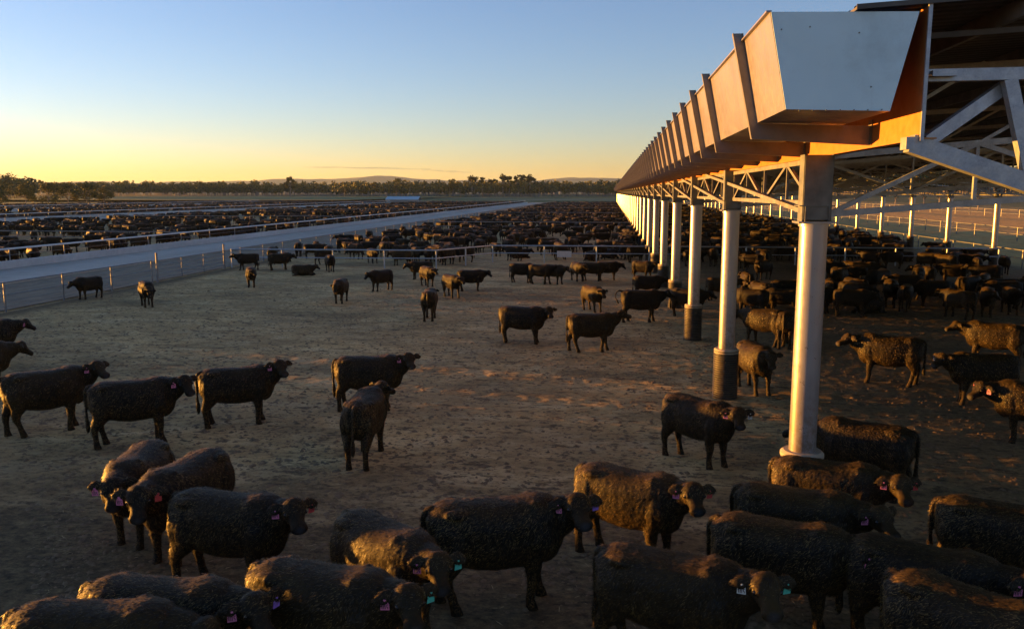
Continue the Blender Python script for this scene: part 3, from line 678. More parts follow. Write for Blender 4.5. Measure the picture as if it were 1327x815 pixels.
def tag_mesh(colname):
    b = MB(); o = [(-.014, .0), (-.018, -.02), (-.046, -.045), (-.05, -.13), (.05, -.13), (.046, -.045), (.018, -.02), (.014, .0)]; n = 8
    b.add([(.003, x, z) for x, z in o] + [(-.003, x, z) for x, z in o], [tuple(range(n)), tuple(range(2 * n - 1, n - 1, -1))] + [(i, (i + 1) % n, n + (i + 1) % n, n + i) for i in range(n)])
    if colname in ('pink', 'white'):     # number strokes
        for x0, x1, z0, z1 in ((-.036, -.026, -.115, -.06), (-.016, -.008, -.115, -.06), (-.016, .008, -.068, -.06), (.0, .008, -.115, -.06), (.018, .036, -.068, -.06), (.018, .026, -.09, -.06), (.018, .036, -.095, -.088), (.028, .036, -.115, -.09)):
            b.box(.0032, .0045, x0, x1, z0, z1, 1)
    b.tube([(.012, 0, -.008), (-.012, 0, -.008)], .010, 8, 0)
    o_ = b.build('ear_tag', [M['tag_' + colname], M['ink']]); me = o_.data; bpy.data.objects.remove(o_); return me
TAGS = {c: tag_mesh(c) for c in ('pink', 'green', 'purple', 'red', 'white')}
def add_extras(body, fr, tags):
    for e in fr['eyes']: link('eye', EYE, body, Vector(e.tolist()))
    for i, c in enumerate(tags):      # i=0 the animal's right ear (-s), i=1 left ear
        if not c: continue
        t = link('ear_tag', TAGS[c], body, Vector(fr['ears'][i].tolist())); f = fr['f']; yaw = math.atan2(f[1], f[0]); t.rotation_euler = (0, .12, yaw + (.35 if i else -.35)); t.scale = (.92, .9, .9)
        t['label'] = '%s ear tag' % c
# --- hand placed animals: anchor px, py, plane z, heading in view, scale, kwargs, tags, label
def dflt(**k): return k
CT = [
 # foreground
 dict(p=(118, 783, 1.34), h=-28, s=1.0, a=dflt(ny_=-15, hy=-10, npitch=10, hp=50), t=(None, None), L='black steer in the bottom left corner, only its brown lit rump and back in view'),
 dict(look=0.75, p=(205, 752, 1.34), h=-30, s=1.0, a=dflt(ny_=-10, hy=-35, npitch=8, hp=42), t=('pink', 'purple'), L='steer low at the left with a pink tag and a purple tag, golden flank'),
 dict(look=0.9, p=(186, 690, 0), h=-112, s=1.0, a=dflt(ny_=-8, hy=8, npitch=4, hp=52), t=('pink', None), L='rear steer of the three standing together at left, head low, lit shoulder hump'),
 dict(look=0.9, p=(247, 712, 0), h=-128, s=1.04, a=dflt(ny_=14, hy=14, npitch=12, hp=48), t=('pink', 'red'), L='middle steer of the three standing together at left, lit face and reddish back'),
 dict(look=0.85, p=(300, 762, 0), h=-33, s=1.0, a=dflt(ny_=-18, hy=-42, npitch=20, hp=36, dx=(.05, -.05, .08, -.1)), t=('pink', 'red'), L='plain black steer looking at the camera, right one of the three standing at left'),
 dict(look=0.9, p=(415, 732, 1.36), h=-30, s=1.02, a=dflt(ny_=-6, hy=-24, npitch=14, hp=40), t=('pink', 'green'), L='steer with a broad golden lit flank and pink and green tags at the bottom edge'),
 dict(look=0.9, p=(497, 675, 1.36), h=-52, s=1.0, a=dflt(ny_=4, hy=-12, npitch=8, hp=40), t=('pink', 'green'), L='black steer with green tag and lit nose bridge, behind the golden flanked steer'),
 dict(look=0.9, p=(640, 783, 0), h=8, s=1.07, a=dflt(ny_=-30, hy=-28, npitch=22, hp=30, dx=(.1, -.08, -.05, .12)), t=('pink', 'purple'), L='big black steer standing broadside at bottom centre, head turned to the camera'),
 dict(look=0.85, p=(812, 722, 0), h=-25, s=1.0, a=dflt(ny_=-12, hy=-32, npitch=18, hp=36, dx=(.08, -.05, .06, -.1)), t=('pink', 'red'), L='shaggy gold flecked steer right of centre, looking at the camera with red tag'),
 dict(look=0.85, p=(868, 715, 1.36), h=-14, s=1.02, a=dflt(ny_=-20, hy=-22, npitch=20, hp=36), t=('white', 'green'), L='black steer with a golden brown face and white speckled belly at the bottom'),
 dict(look=0.3, p=(1010, 675, 1.34), h=-6, s=1.0, a=dflt(ny_=-15, hy=-20, npitch=2, hp=42), t=('pink', 'purple'), L='third black steer down in the stack of four beneath the nearest column'),
 dict(look=0.55, p=(1030, 633, 1.34), h=-4, s=.98, a=dflt(ny_=-12, hy=-18, npitch=4, hp=40), t=('pink', None), L='second black steer down in the stack of four beneath the nearest column'),
 dict(look=0.8, p=(1072, 597, 1.34), h=-5, s=.97, a=dflt(ny_=-14, hy=-40, npitch=8, hp=38), t=('pink', 'red'), L='steer with curled golden face just below the foot of the nearest column'),
 dict(p=(1118, 640, 0), h=172, s=.98, a=dflt(ny_=10, hy=-10, npitch=4, hp=30), t=(None, 'white'), L='black steer facing left right behind the foot of the nearest column'),
 dict(look=0.85, p=(902, 598, 0), h=-38, s=.97, a=dflt(ny_=-8, hy=-20, npitch=16, hp=38, dx=(.06, -.04, .05, -.08)), t=('pink', 'white'), L='steer alone between column and open pen, upper half lit gold, white tag'),
 dict(look=0.4, p=(1195, 705, 1.36), h=-6, s=1.0, a=dflt(ny_=-12, hy=-14, npitch=12, hp=40), t=('pink', None), L='steer at the lower right with curled golden topline, above the dark green backed one'),
 dict(p=(1262, 762, 1.36), h=-16, s=1.03, a=dflt(ny_=-10, hy=0, npitch=0, hp=40), t=('pink', None), L='dull dark back of a steer in the bottom right corner'),
 dict(p=(1302, 652, 1.34), h=4, s=.98, a=dflt(ny_=0, hy=0, npitch=-25, hp=55), t=(None, None), L='round rumped steer cut by the right edge, above the golden topped one'),
 dict(look=0.5, p=(1272, 523, 0), h=-158, s=.97, a=dflt(ny_=14, hy=26, npitch=8, hp=36), t=('white', None), L='black steer with white ear tag facing left near the right edge'),
 dict(look=0.3, p=(1287, 472, 0), h=172, s=.98, a=dflt(ny_=10, hy=20, npitch=2, hp=32), t=('white', None), L='black steer facing left with lit neck, directly behind the white tagged one'),
 dict(look=0.4, p=(1152, 497, 0), h=176, s=1.02, a=dflt(ny_=4, hy=20, npitch=6, hp=32), t=('pink', None), L='gold speckled steer broadside in the middle of the shed floor'),
 dict(p=(1172, 402, 0), h=84, s=.95, a=dflt(), t=(), L='steer seen from behind with a lit tail and hind leg in the shed'),
 dict(p=(1342, 575, 0), h=182, s=.98, a=dflt(ny_=20, hy=20, npitch=12, hp=35), t=('pink', 'pink'), L='steer whose lit face alone pokes in at the right edge'),
 dict(p=(976, 506, 0), h=-66, s=.97, a=dflt(ny_=-6, hy=-6, npitch=22, hp=50), t=(None, None), L='steer facing the camera beside the second column sleeve'),
 dict(p=(990, 447, 0), h=152, s=.97, a=dflt(ny_=0, hy=0, npitch=0, hp=40), t=(), L='mud flecked steer behind the second column, facing left'),
 dict(p=(1021, 449, 0), h=78, s=.96, a=dflt(), t=(), L='steer seen from behind just left of the nearest column shaft'),
 dict(look=0.85, p=(478, 530, 0), h=-4, s=1.0, a=dflt(ny_=-22, hy=-50, npitch=24, hp=34), t=('pink', None), L='black steer with lit rump at mid pen, looking at the camera over another'),
 dict(look=0.2, p=(474, 595, 0), h=76, s=1.0, a=dflt(ny_=-10, hy=-10, npitch=10, hp=30), t=(None, 'pink'), L='steer seen from behind in the middle of the open pen, tail hanging'),
 dict(look=0.8, p=(308, 549, 0), h=2, s=1.0, a=dflt(ny_=-14, hy=-42, npitch=32, hp=36, dx=(.05, -.05, .04, -.06)), t=('pink', None), L='black steer with head raised, right one of the three broadside at left'),
 dict(look=0.75, p=(174, 574, 0), h=-2, s=1.03, a=dflt(ny_=-14, hy=-40, npitch=18, hp=44, dx=(-.04, .05, .06, -.08)), t=('pink', None), L='black steer with pale flecked belly, middle one of the three broadside at left'),
 dict(look=0.7, p=(62, 559, 0), h=10, s=1.05, a=dflt(ny_=-20, hy=-34, npitch=24, hp=34, dx=(.06, -.1, -.12, .12), tail=.1), t=('pink', None), L='striding black steer, left one of the three broadside at left'),
 dict(p=(-14, 468, 0), h=4, s=.97, a=dflt(ny_=-8, hy=-10, npitch=18, hp=36), t=('pink', None), L='farther of the two steers cut by the left edge'),
 dict(p=(-30, 510, 0), h=10, s=1.0, a=dflt(ny_=-4, hy=0, npitch=14, hp=42), t=(), L='nearer of the two steers cut by the left edge'),
 dict(look=0.8, p=(676, 444, 0), h=-14, s=.98, a=dflt(ny_=-12, hy=-40, npitch=16, hp=40), t=(), L='golden lit steer standing alone right of mid pen'),
 dict(look=0.3, p=(765, 455, 0), h=12, s=.97, a=dflt(ny_=8, hy=0, npitch=24, hp=20, dx=(.12, -.14, -.12, .14)), t=(), L='dark steer walking right with lit tail, beside the golden lit one'),
 dict(p=(829, 417, 0), h=8, s=1.0, a=dflt(ny_=4, hy=0, npitch=18, hp=24, tail=.3, dx=(.08, -.14, .14, -.1)), t=(), L='dark steer with its tail arched, walking towards the column row'),
 dict(p=(767, 403, 0), h=-60, s=.95, a=dflt(ny_=-4, hy=0, npitch=14, hp=50), t=(), L='golden lit steer facing the camera in front of the far group'),
 dict(p=(838, 386, 0), h=2, s=.94, a=dflt(), t=(), L='dark steer with a lit rump behind the tail arching one'),
 dict(p=(890, 410, 0), h=-20, s=1.0, a=dflt(ny_=30, hy=10), t=(), L='dark steer with lit face between the third and fourth columns'),
 dict(p=(557, 414, 0), h=84, s=.94, a=dflt(ny_=-8), t=(), L='steer seen from behind, left half golden, in the upper middle of the pen'),
 dict(p=(585, 385, 0), h=-62, s=.95, a=dflt(ny_=8, hy=8, npitch=18, hp=42), t=(), L='golden chested steer facing the camera beside a dark broadside one'),
 dict(p=(610, 377, 0), h=4, s=.95, a=dflt(ny_=-10, hy=-30, npitch=18, hp=40), t=(), L='dark broadside steer beside the golden chested one'),
 dict(p=(554, 371, 0), h=-66, s=.94, a=dflt(ny_=6, hy=6), t=(), L='golden lit steer in front of the far cross fence'),
 dict(p=(546, 362, 0), h=178, s=.92, a=dflt(), t=(), L='dark steer with lit face to the left, behind a golden one'),
 dict(p=(495, 377, 0), h=-140, s=.95, a=dflt(npitch=14, hp=50), t=(), L='steer with an orange lit face standing left of the golden group'),
 dict(p=(442, 392, 0), h=-104, s=.95, a=dflt(npitch=0, hp=55), t=(), L='steer facing the camera with one orange cheek, below the fence'),
 dict(p=(326, 372, 0), h=-92, s=.92, a=dflt(npitch=4, hp=50), t=(), L='brown headed steer facing the camera near the gate'),
 dict(p=(191, 397, 0), h=-82, s=.97, a=dflt(npitch=-22, hp=60), t=(), L='dark steer with lowered head by the left fence'),
 dict(p=(117, 387, 0), h=-146, s=.92, a=dflt(npitch=-5, hp=40), t=(), L='dark steer facing left against the left fence'),
 dict(p=(322, 350, 0), h=180, s=.95, a=dflt(), t=(), L='long dark steer behind the fence corner, next to the gate'),
 dict(p=(362, 350, 0), h=4, s=.95, a=dflt(), t=(), L='dark steer behind the fence beside the corner one'),
 dict(p=(392, 357, 0), h=-14, s=.92, a=dflt(lying=True), t=(), L='steer lying down against the far fence'),
 dict(p=(428, 352, 0), h=-80, s=.92, a=dflt(), t=(), L='steer facing the camera behind the fence, left of the large group'),
 dict(p=(676, 366, 0), h=-6, s=.95, a=dflt(), t=(), L='leftmost steer of the cluster before the right part of the fence'),
 dict(p=(700, 368, 0), h=-20, s=.95, a=dflt(), t=(), L='second steer from the left in the cluster before the fence'),
 dict(p=(718, 368, 0), h=-40, s=.94, a=dflt(), t=(), L='third steer from the left in the cluster before the fence'),
 dict(p=(748, 364, 0), h=-70, s=.94, a=dflt(), t=(), L='fourth steer from the left in the cluster before the fence'),
 dict(p=(768, 364, 0), h=-10, s=.94, a=dflt(), t=(), L='fifth steer from the left in the cluster before the fence'),
 dict(p=(787, 363, 0), h=20, s=.94, a=dflt(), t=(), L='rightmost steer of the cluster before the fence'),
 dict(p=(832, 362, 0), h=-30, s=.94, a=dflt(), t=(), L='steer standing left of the sixth column before the fence'),
]
placed = []   # (x, y) of every animal
sizes = []
n_hi = 0
for i, c in enumerate(CT):
    px, py, pz = c['p']; s = c['s']; P = G(px, py, pz * s)
    if P.length > 36: s = c['s'] = s * .91
    rayaz = math.atan2(P.x, P.y)          # + to the right
    ang = R(c['h']) - rayaz
    dist = P.length; args = dict(c['a'])
    if dist < 48:
        vx = .016 if dist < 17 else (.021 if dist < 27 else .028)
        rng = random.Random(i)
        if c.get('look'):
            need = math.degrees(math.atan2(-P.y, -P.x) - ang); need = (need + 180) % 360 - 180; tot = need * c['look']
            args['ny_'] = max(-55, min(55, tot * .5)); args['hy'] = max(-62, min(62, tot - args['ny_'])); args['npitch'] = args.get('npitch', 16) + 12; args['hp'] = args.get('hp', 38) - 8
        args.setdefault('npitch', 14); args.setdefault('hp', 38); args.setdefault('bulk', rng.uniform(.97, 1.07))
        args.setdefault('dx', tuple(rng.uniform(-.1, .1) for _ in range(4))); args.setdefault('tailside', rng.uniform(-.06, .06))
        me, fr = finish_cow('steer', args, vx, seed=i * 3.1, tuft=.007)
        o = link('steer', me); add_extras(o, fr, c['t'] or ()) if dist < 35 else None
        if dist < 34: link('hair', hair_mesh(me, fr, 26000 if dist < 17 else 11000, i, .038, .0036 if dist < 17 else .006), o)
    else:
        o = None
    c['obj'] = o; c['P'] = P; c['ang'] = ang
    placed.append((P.x, P.y))
print('hi cows', time.time() - T0)
# --- variants for everything farther off
POSES = [dict(), dict(ny_=25, hy=20), dict(ny_=-25, hy=-25, npitch=22), dict(npitch=-38, hp=62), dict(npitch=4, hp=50, ny_=-10), dict(dx=(.14, -.14, -.12, .12), npitch=22, hp=25), dict(ny_=45, hy=25, npitch=16), dict(lying=True, npitch=28)]
MID = []; LOW = []; TINY = []
for i, a in enumerate(POSES):
    a = dict(a); a.setdefault('npitch', 14); a.setdefault('hp', 38); a.setdefault('dx', (.05, -.06, .07, -.04))
    MID.append(finish_cow('steer', a, .034, None, seed=i * 5.0, tuft=.008)[0])
    LOW.append(finish_cow('steer', a, .034, .16)[0]); TINY.append(finish_cow('steer', a, .05, .12)[0])
print('variants', len(MID[0].polygons), len(LOW[0].polygons), len(TINY[0].polygons), time.time() - T0)
for i, c in enumerate(CT):
    o = c['obj']
    if o is None:
        k = 7 if c['a'].get('lying') else (3 if c['a'].get('npitch', 0) < -10 else [0, 1, 2, 4, 5][i % 5])
        o = link('steer', MID[k]); 
    o.location = (c['P'].x, c['P'].y, -.01); s = c['s']; o.rotation_euler = (0, 0, c['ang']); o.scale = (s, s, s)
    tag(o, c['L'], 'steer', 'black cattle in the open pen and under the shed')
# --- herds
rng = random.Random(11)
herd = []
grid = {}
def free(x, y, r=.95):
    gx, gy = int(x // 2), int(y // 2)
    for a in (-1, 0, 1):
        for b_ in (-1, 0, 1):
            for (u, v) in grid.get((gx + a, gy + b_), ()):
                if (u - x) ** 2 + (v - y) ** 2 < r * r * 1.6: return False
    return True
def put(x, y): grid.setdefault((int(x // 2), int(y // 2)), []).append((x, y))
for x, y in placed: put(x, y)
def fill(x0, x1, y0, y1, n, zone, facing=None, clump=.0, r=1.05):
    got = 0; tries = 0
    while got < n and tries < n * 14:
        tries += 1; x = rng.uniform(x0, x1); y = rng.uniform(y0, y1)
        if clump and mnoise.noise(Vector((x * .09, y * .07, 3.3))) < clump - .25 and rng.random() < .9: continue
        if not free(x, y, r): continue
        if abs(x - CX) < .9 and abs((y - C0 + CS / 2) % CS - CS / 2) < 1.2: continue
        put(x, y); got += 1; a = rng.uniform(-180, 180) if facing is None or rng.random() < .25 else facing + rng.gauss(0, 25)
        herd.append((x, y, a, zone))
# under the shed beyond the near floor
fill(5.5, 26, 36.5, 62.5, 62, 'shed', clump=.18)
fill(4.2, 27.5, 64.8, 113, 165, 'shedfar')
fill(-26, 3.0, 58.8 + 5.5, 113, 165, 'pen2', clump=.10)
fill(-25.5, -10, 59, 66, 14, 'pen2')
for y in (115, 172, 230, 290, 350):
    fill(-25.5, 27.5, y + 1, y + 56, 330 if y < 300 else 300, 'penfar')
for x0, x1, z_, ys2 in ((-96, -42.8, 'left1', (40, 82, 140, 205, 280, 360, 420)), (-166, -112.5, 'left2', (110, 150, 215, 290, 370, 420)), (-232, -182.4, 'left3', (160, 240, 330, 420))):
    for ya, yb in zip(ys2[:-1], ys2[1:]):
        fill(x1 - 1.6, x1 - .4, ya + 1, yb - 1, int((yb - ya) * .42), z_, 0, r=.85)
        fill(x0 + 2, x1 - 3.5, ya + 1, yb - 1, int((yb - ya) * (4.2 if z_ == 'left1' else 3.4)), z_, clump=.12)
fill(-60, -42.8, 4, 40, 90, 'left1', clump=.1)       # just beyond the left edge of the photograph: they shade the pen
print('herd', len(herd), time.time() - T0)
# split: the largest in view become single animals
def vis(h):
    x, y, w = proj((h[0], h[1], .8)); return w > 1 and -25 < x < 1345 and y < 820
cand = sorted([h for h in herd if vis(h)], key=lambda h: math.hypot(h[0], h[1]))
NSING = 300 - len(CT); single = set(id(h) for h in cand[:NSING]); rest = [h for h in herd if id(h) not in single]
def facing_word(x, y, a):
    rel = (a + math.degrees(math.atan2(x, y)) + 180) % 360 - 180
    return 'facing right' if -45 < rel < 45 else 'seen from behind' if 45 <= rel <= 135 else 'facing left' if abs(rel) > 135 else 'facing the camera'
ZL = {'shed': ('under the shed roof before the cross fence', 'cattle crowded under the shed roof'), 'shedfar': ('under the shed roof behind the cross fence', 'cattle packed under the far shed roof'),
      'pen2': ('in the pen behind the cross fence', 'cattle in the second pen'), 'penfar': ('in the far pens beside the shed', 'cattle in the far pens'),
      'left1': ('in the pens behind the nearest feed bunk', 'cattle across the feed road'), 'left2': ('behind the middle feed bunk', 'cattle of the middle pens'), 'left3': ('behind the farthest feed bunk', 'cattle of the farthest pens')}
for h in cand[:NSING]:
    x, y, a, z_ = h; pose = rng.choices(range(8), (5, 3, 3, 3, 4, 2, 2, 1.2))[0]
    if z_ == 'left1' and x > -44.5: pose = 3
    s = rng.uniform(.83, .96); d = math.hypot(x, y); me = (MID if d < 95 else LOW)[pose]
    o = link('steer', me, None, (x, y, -.01)); o.rotation_euler = (0, 0, R(a)); o.scale = (s, s * rng.uniform(.95, 1.06), s)
    lie = 'lying' if pose == 7 else ('with lowered head' if pose == 3 else 'standing')
    fwd = facing_word(x, y, a)
    tag(o, 'dark steer %s, %s, %s' % (fwd, lie, ZL[z_][0]), 'steer', '%s, %s, %s' % (ZL[z_][1], fwd, lie))
# the rest of the herd, one object
base = []
for me in (LOW, TINY):
    L_ = []
    for m_ in me:
        n = len(m_.vertices); co = np.empty(n * 3, np.float32); m_.vertices.foreach_get('co', co)
        bm = bmesh.new(); bm.from_mesh(m_); bmesh.ops.triangulate(bm, faces=bm.faces); fa = np.array([[v.index for v in f.verts] for f in bm.faces]); bm.free()
        mk = np.empty(n * 4, np.float32); m_.color_attributes['mask'].data.foreach_get('color', mk); L_.append((co.reshape(-1, 3), fa, mk.reshape(-1, 4)))
    base.append(L_)
Vs, Fs, Ms = [], [], []; off = 0
for x, y, a, z_ in rest:
    pose = rng.choices(range(8), (5, 3, 3, 3, 4, 2, 2, .8))[0]
    co, fa, mk = base[0 if math.hypot(x, y) < 125 else 1][pose]; s = rng.uniform(.84, .97); ca, sa = math.cos(R(a)) * s, math.sin(R(a)) * s
    Vs.append(np.stack([co[:, 0] * ca - co[:, 1] * sa + x, co[:, 0] * sa + co[:, 1] * ca + y, co[:, 2] * s - .01], -1)); Fs.append(fa + off); Ms.append(mk); off += len(co)
me = mesh_np('cattle_herd', np.concatenate(Vs), np.concatenate(Fs), M['coat'], True)
at = me.color_attributes.new('mask', 'FLOAT_COLOR', 'POINT'); at.data.foreach_set('color', np.concatenate(Ms).astype(np.float32).ravel())
o = link('cattle_herd', me); tag(o, 'packed dark brown cattle of the distant feedlot pens', 'cattle herd', kind='stuff')
print('herd mesh', off, time.time() - T0)
# ------------------------------------------------------------------ loose clods, dung and straw on the pen floor
def litter(name, n, smin, smax, flat, mat, seed, label, ymax=46, power=1.7, straw=False):
    rs = np.random.RandomState(seed); y = 7 + (ymax - 7) * rs.rand(n) ** power; x = rs.uniform(-.78, .62, n) * y + 0 * y; ok = (x > -26.6) & (x < 27); x, y = x[ok], y[ok]; n = len(x)
    dens = np.clip(vnoise(x, y, 31, .5) + vnoise(x, y, 32, 1.7) * .8 + .75, .0, 1); ok = rs.rand(n) < dens; x, y = x[ok], y[ok]; n = len(x)
    z = ground_z(x, y); s = smin + (smax - smin) * rs.rand(n) ** 3; a = rs.uniform(0, 6.28, n)
    sx = s * (4.5 if straw else rs.uniform(.8, 1.6, n)); sy = s * (.25 if straw else 1)
    base_ = np.array([(1, 0, 0), (.3, .9, 0), (-.8, .6, 0), (-.8, -.6, 0), (.3, -.9, 0), (.1, .1, 1)]) ; F = np.array([(0, 1, 5), (1, 2, 5), (2, 3, 5), (3, 4, 5), (4, 0, 5)])
    P = base_[None] * np.stack([sx, np.broadcast_to(sy, n), s * flat], -1)[:, None, :] * rs.uniform(.7, 1.3, (n, 6, 1)); ca, sa = np.cos(a)[:, None], np.sin(a)[:, None]
    V = np.stack([P[..., 0] * ca - P[..., 1] * sa + x[:, None], P[..., 0] * sa + P[..., 1] * ca + y[:, None], P[..., 2] + z[:, None] - .004], -1).reshape(-1, 3)
    Fa = (F[None] + np.arange(n)[:, None, None] * 6).reshape(-1, 3); tag(link(name, mesh_np(name, V, Fa, mat)), label, kind='stuff')
M['clod'] = m_simple('dung_and_clods', (.10, .068, .036), (.26, .18, .095), 9); M['straw'] = m_simple('straw', (.42, .31, .14), (.62, .48, .24), 9)
litter('dirt_clods', 60000, .012, .075, .55, M['clod'], 3, 'trampled clods and dung strewn over the pen floor')
litter('straw_litter', 22000, .010, .022, .4, M['straw'], 4, 'pale straw bits strewn over the pen floor', straw=True)
# ------------------------------------------------------------------ trees
def leaf_cards(centres, radii, n, size, rs, squash=1.0):
    """n small bent quads spread through the given ellipsoids"""
    centres = np.asarray(centres); radii = np.asarray(radii); k = rs.randint(0, len(centres), n); u = rs.normal(size=(n, 3)); u /= np.linalg.norm(u, axis=1)[:, None]
    p = centres[k] + u * radii[k] * (rs.rand(n, 1) ** .45)
    a = rs.normal(size=(n, 3)); a /= np.linalg.norm(a, axis=1)[:, None]; b_ = np.cross(a, rs.normal(size=(n, 3))); b_ /= np.linalg.norm(b_, axis=1)[:, None]
    s = size * rs.uniform(.5, 1.3, (n, 1)); V = np.stack([p - a * s, p - b_ * s * .7, p + a * s, p + b_ * s * .7], 1).reshape(-1, 3); F = np.arange(4 * n).reshape(n, 4); return V, F
def tree(x, y, z, h, w, label, rs, mat='leaf', trunk_h=.35, leaves=900, flat=False, group=None, name='gum_tree'):
    t = empty(name, (x, y, z)); tag(t, label, 'tree', group)
    b = MB(); lean = rs.uniform(-.05, .05, 2) * h; top = Vector((lean[0], lean[1], h * .72)); th = h * trunk_h
    b.tube([(0, 0, -.3), (lean[0] * .3, lean[1] * .3, th * .5), (lean[0] * .5, lean[1] * .5, th), top], [h * .028, h * .022, h * .018, h * .006], 8)
    cs, rr = [], []
    for q in range(rs.randint(6, 9)):
        a = rs.uniform(0, 6.28); d = w * .5 * rs.uniform(.25, .72); zz = h * (rs.uniform(.68, .92) if flat else rs.uniform(trunk_h + .08, .88)); taper = 1 if flat else (1.15 - abs(zz / h - .55))
        e = Vector((math.cos(a) * d * taper, math.sin(a) * d * taper, zz)); st = Vector((lean[0] * .5, lean[1] * .5, th * rs.uniform(.7, 1.1)))
        b.tube([st, st.lerp(e, .55) + Vector((0, 0, .05 * h)), e], [h * .012, h * .008, h * .003], 5); cs.append(tuple(e)); r0 = w * rs.uniform(.15, .27); rr.append((r0, r0, r0 * (.55 if flat else .85)))
    cs.append((lean[0], lean[1], h * .86)); rr.append((w * .24, w * .24, h * .12))
    b.build('trunk', M['bark'], t); V, F = leaf_cards(cs, rr, leaves, h * .030, rs); link('crown', mesh_np('crown', V, F, M[mat]), t); return t
rs = np.random.RandomState(5)
def at_px(px, D):      # ground point on the ray of column px at forward distance D
    d = ray(px, 250); return d[0] / d[1] * D, D
# broad trees beyond the left pens
for i, (px, D, h, w, lab) in enumerate(((-2, 330, 8.5, 9, 'round bushy tree cut by the left edge beyond the pens'), (32, 372, 9.5, 11, 'broad round tree, second from the left edge beyond the pens'), (62, 380, 9, 10, 'grey green round tree in the middle of the row beyond the pens'), (88, 400, 9.5, 10, 'paler green tree right of the grey green one beyond the pens'), (112, 405, 10, 10, 'round olive tree second from the right end of the row beyond the pens'), (134, 420, 8.5, 8.5, 'smallest and rightmost tree of the row beyond the pens'))):
    x, y = at_px(px, D); tree(x, y, 0, h * 1.05, w * 1.35, lab, rs, 'leaf', .14, 3600, group='bushy trees beyond the left pens', name='bushy_tree')
def gz(x, y): return float(ground_z(np.array([x]), np.array([y]))[0])
sky_t = [(612, 24, 15), (625, 22, 8), (634, 20, 8), (641, 20, 8), (652, 26, 11), (660, 23, 9), (669, 23, 9), (677, 24, 13), (687, 25, 13)]
names9 = ['leftmost and lone', 'second', 'third', 'fourth', 'tallest', 'sixth', 'seventh', 'eighth', 'ninth and rightmost']
for (px, h, w), nm in zip(sky_t, names9):
    x, y = at_px(px, 930); tree(x, y, gz(x, y) - .5, h * 1.05, w, '%s gum on the skyline row above the treeline, counted from the left' % nm, rs, 'leaf_dark', .55, 900, True, 'tall gums on the skyline')
for px, D, h, w, lab in ((517, 900, 22, 18, 'large gum standing above the treeline left of the skyline row'), (588, 900, 21, 15, 'gum above the treeline just left of the lone skyline gum'), (376, 800, 22, 10, 'thin gum poking above the treeline at left centre'), (10, 640, 20, 30, 'dark high tree crown at the far left skyline')):
    x, y = at_px(px, D); tree(x, y, gz(x, y) - .5, h, w, lab, rs, 'leaf_dark', .4, 1100)
# belt of woodland, far too dense to count
def woodland():
    Vs, Fs, off = [], [], 0; VT, FT = MB(), 0
    for k in range(4300):
        u = rs.rand(); px = rs.uniform(-120, 1700)
        if px < 45: D = rs.uniform(560, 900)
        elif px < 430: D = rs.uniform(960, 1500)
        else: D = rs.uniform(880, 1450)
        if px > 1040: D = rs.uniform(520, 1100)
        x, y = at_px(px, D); z = gz(x, y); h = rs.uniform(12.5, 19) * (1.0 if D < 1000 else 1.1); w = h * rs.uniform(.45, .8)
        m_ = rs.randint(3, 6); cs = np.stack([x + rs.uniform(-.3, .3, m_) * w, y + rs.uniform(-.3, .3, m_) * w, z + h * rs.uniform(.35, .85, m_)], -1); rr = np.tile([w * .3, w * .3, h * .17], (m_, 1))
        V, F = leaf_cards(cs, rr, 100, h * .07, rs); Vs.append(V); Fs.append(F + off); off += len(V)
        VT.tube([(x, y, z - .5), (x + rs.uniform(-.5, .5), y, z + h * .6)], [h * .018, h * .008], 4, caps=False)
    o = link('woodland', mesh_np('woodland', np.concatenate(Vs), np.concatenate(Fs), M['leaf'])); tag(o, 'belt of gum woodland along the horizon', 'woodland', kind='stuff')
    t = VT.build('trunk', M['bark'], o); t['kind'] = 'stuff'
woodland()
# ------------------------------------------------------------------ hills
def hills():
    D = 9000; n = 500; xs_ = np.linspace(-13000, 9000, n); rows = []
    def ridge(px):
        v = 0
        for c, w_, h_ in ((130, 30, 30), (60, 60, 18), (255, 60, 24), (360, 70, 40), (440, 60, 46), (500, 40, 60), (560, 60, 40), (640, 60, 30), (745, 45, 62), (810, 50, 45), (1000, 120, 60)):
            v += h_ * math.exp(-((px - c) / w_) ** 2)
        return v
    V = []
    for j in range(8):
        q = [0, .35, .7, .92, 1, .9, .5, 0][j]; yy = D + (j - 4) * 420
        for i, x in enumerate(xs_):
            px = proj((x, D, 0))[0]; base_ = 112 + ridge(px) * .85 + 14 * mnoise.noise(Vector((x / 420, .3, 0))) + 9 * mnoise.noise(Vector((x / 130, j * .5, 0)))
            V.append((x, yy, base_ * q + 6 * mnoise.noise(Vector((x / 200, j, 1))) - 8))
    i = np.arange(8 * n).reshape(8, n); f = np.stack([i[:-1, :-1], i[:-1, 1:], i[1:, 1:], i[1:, :-1]], -1).reshape(-1, 4)
    tag(link('hills', mesh_np('hills', V, f, M['hill'], True)), kind='structure')
hills()
sheet('field', -900, -150, 455, 1040, 1.2, M['field'], 10)
sheet('field', -420, -240, 300, 450, .05, M['field'], 10)
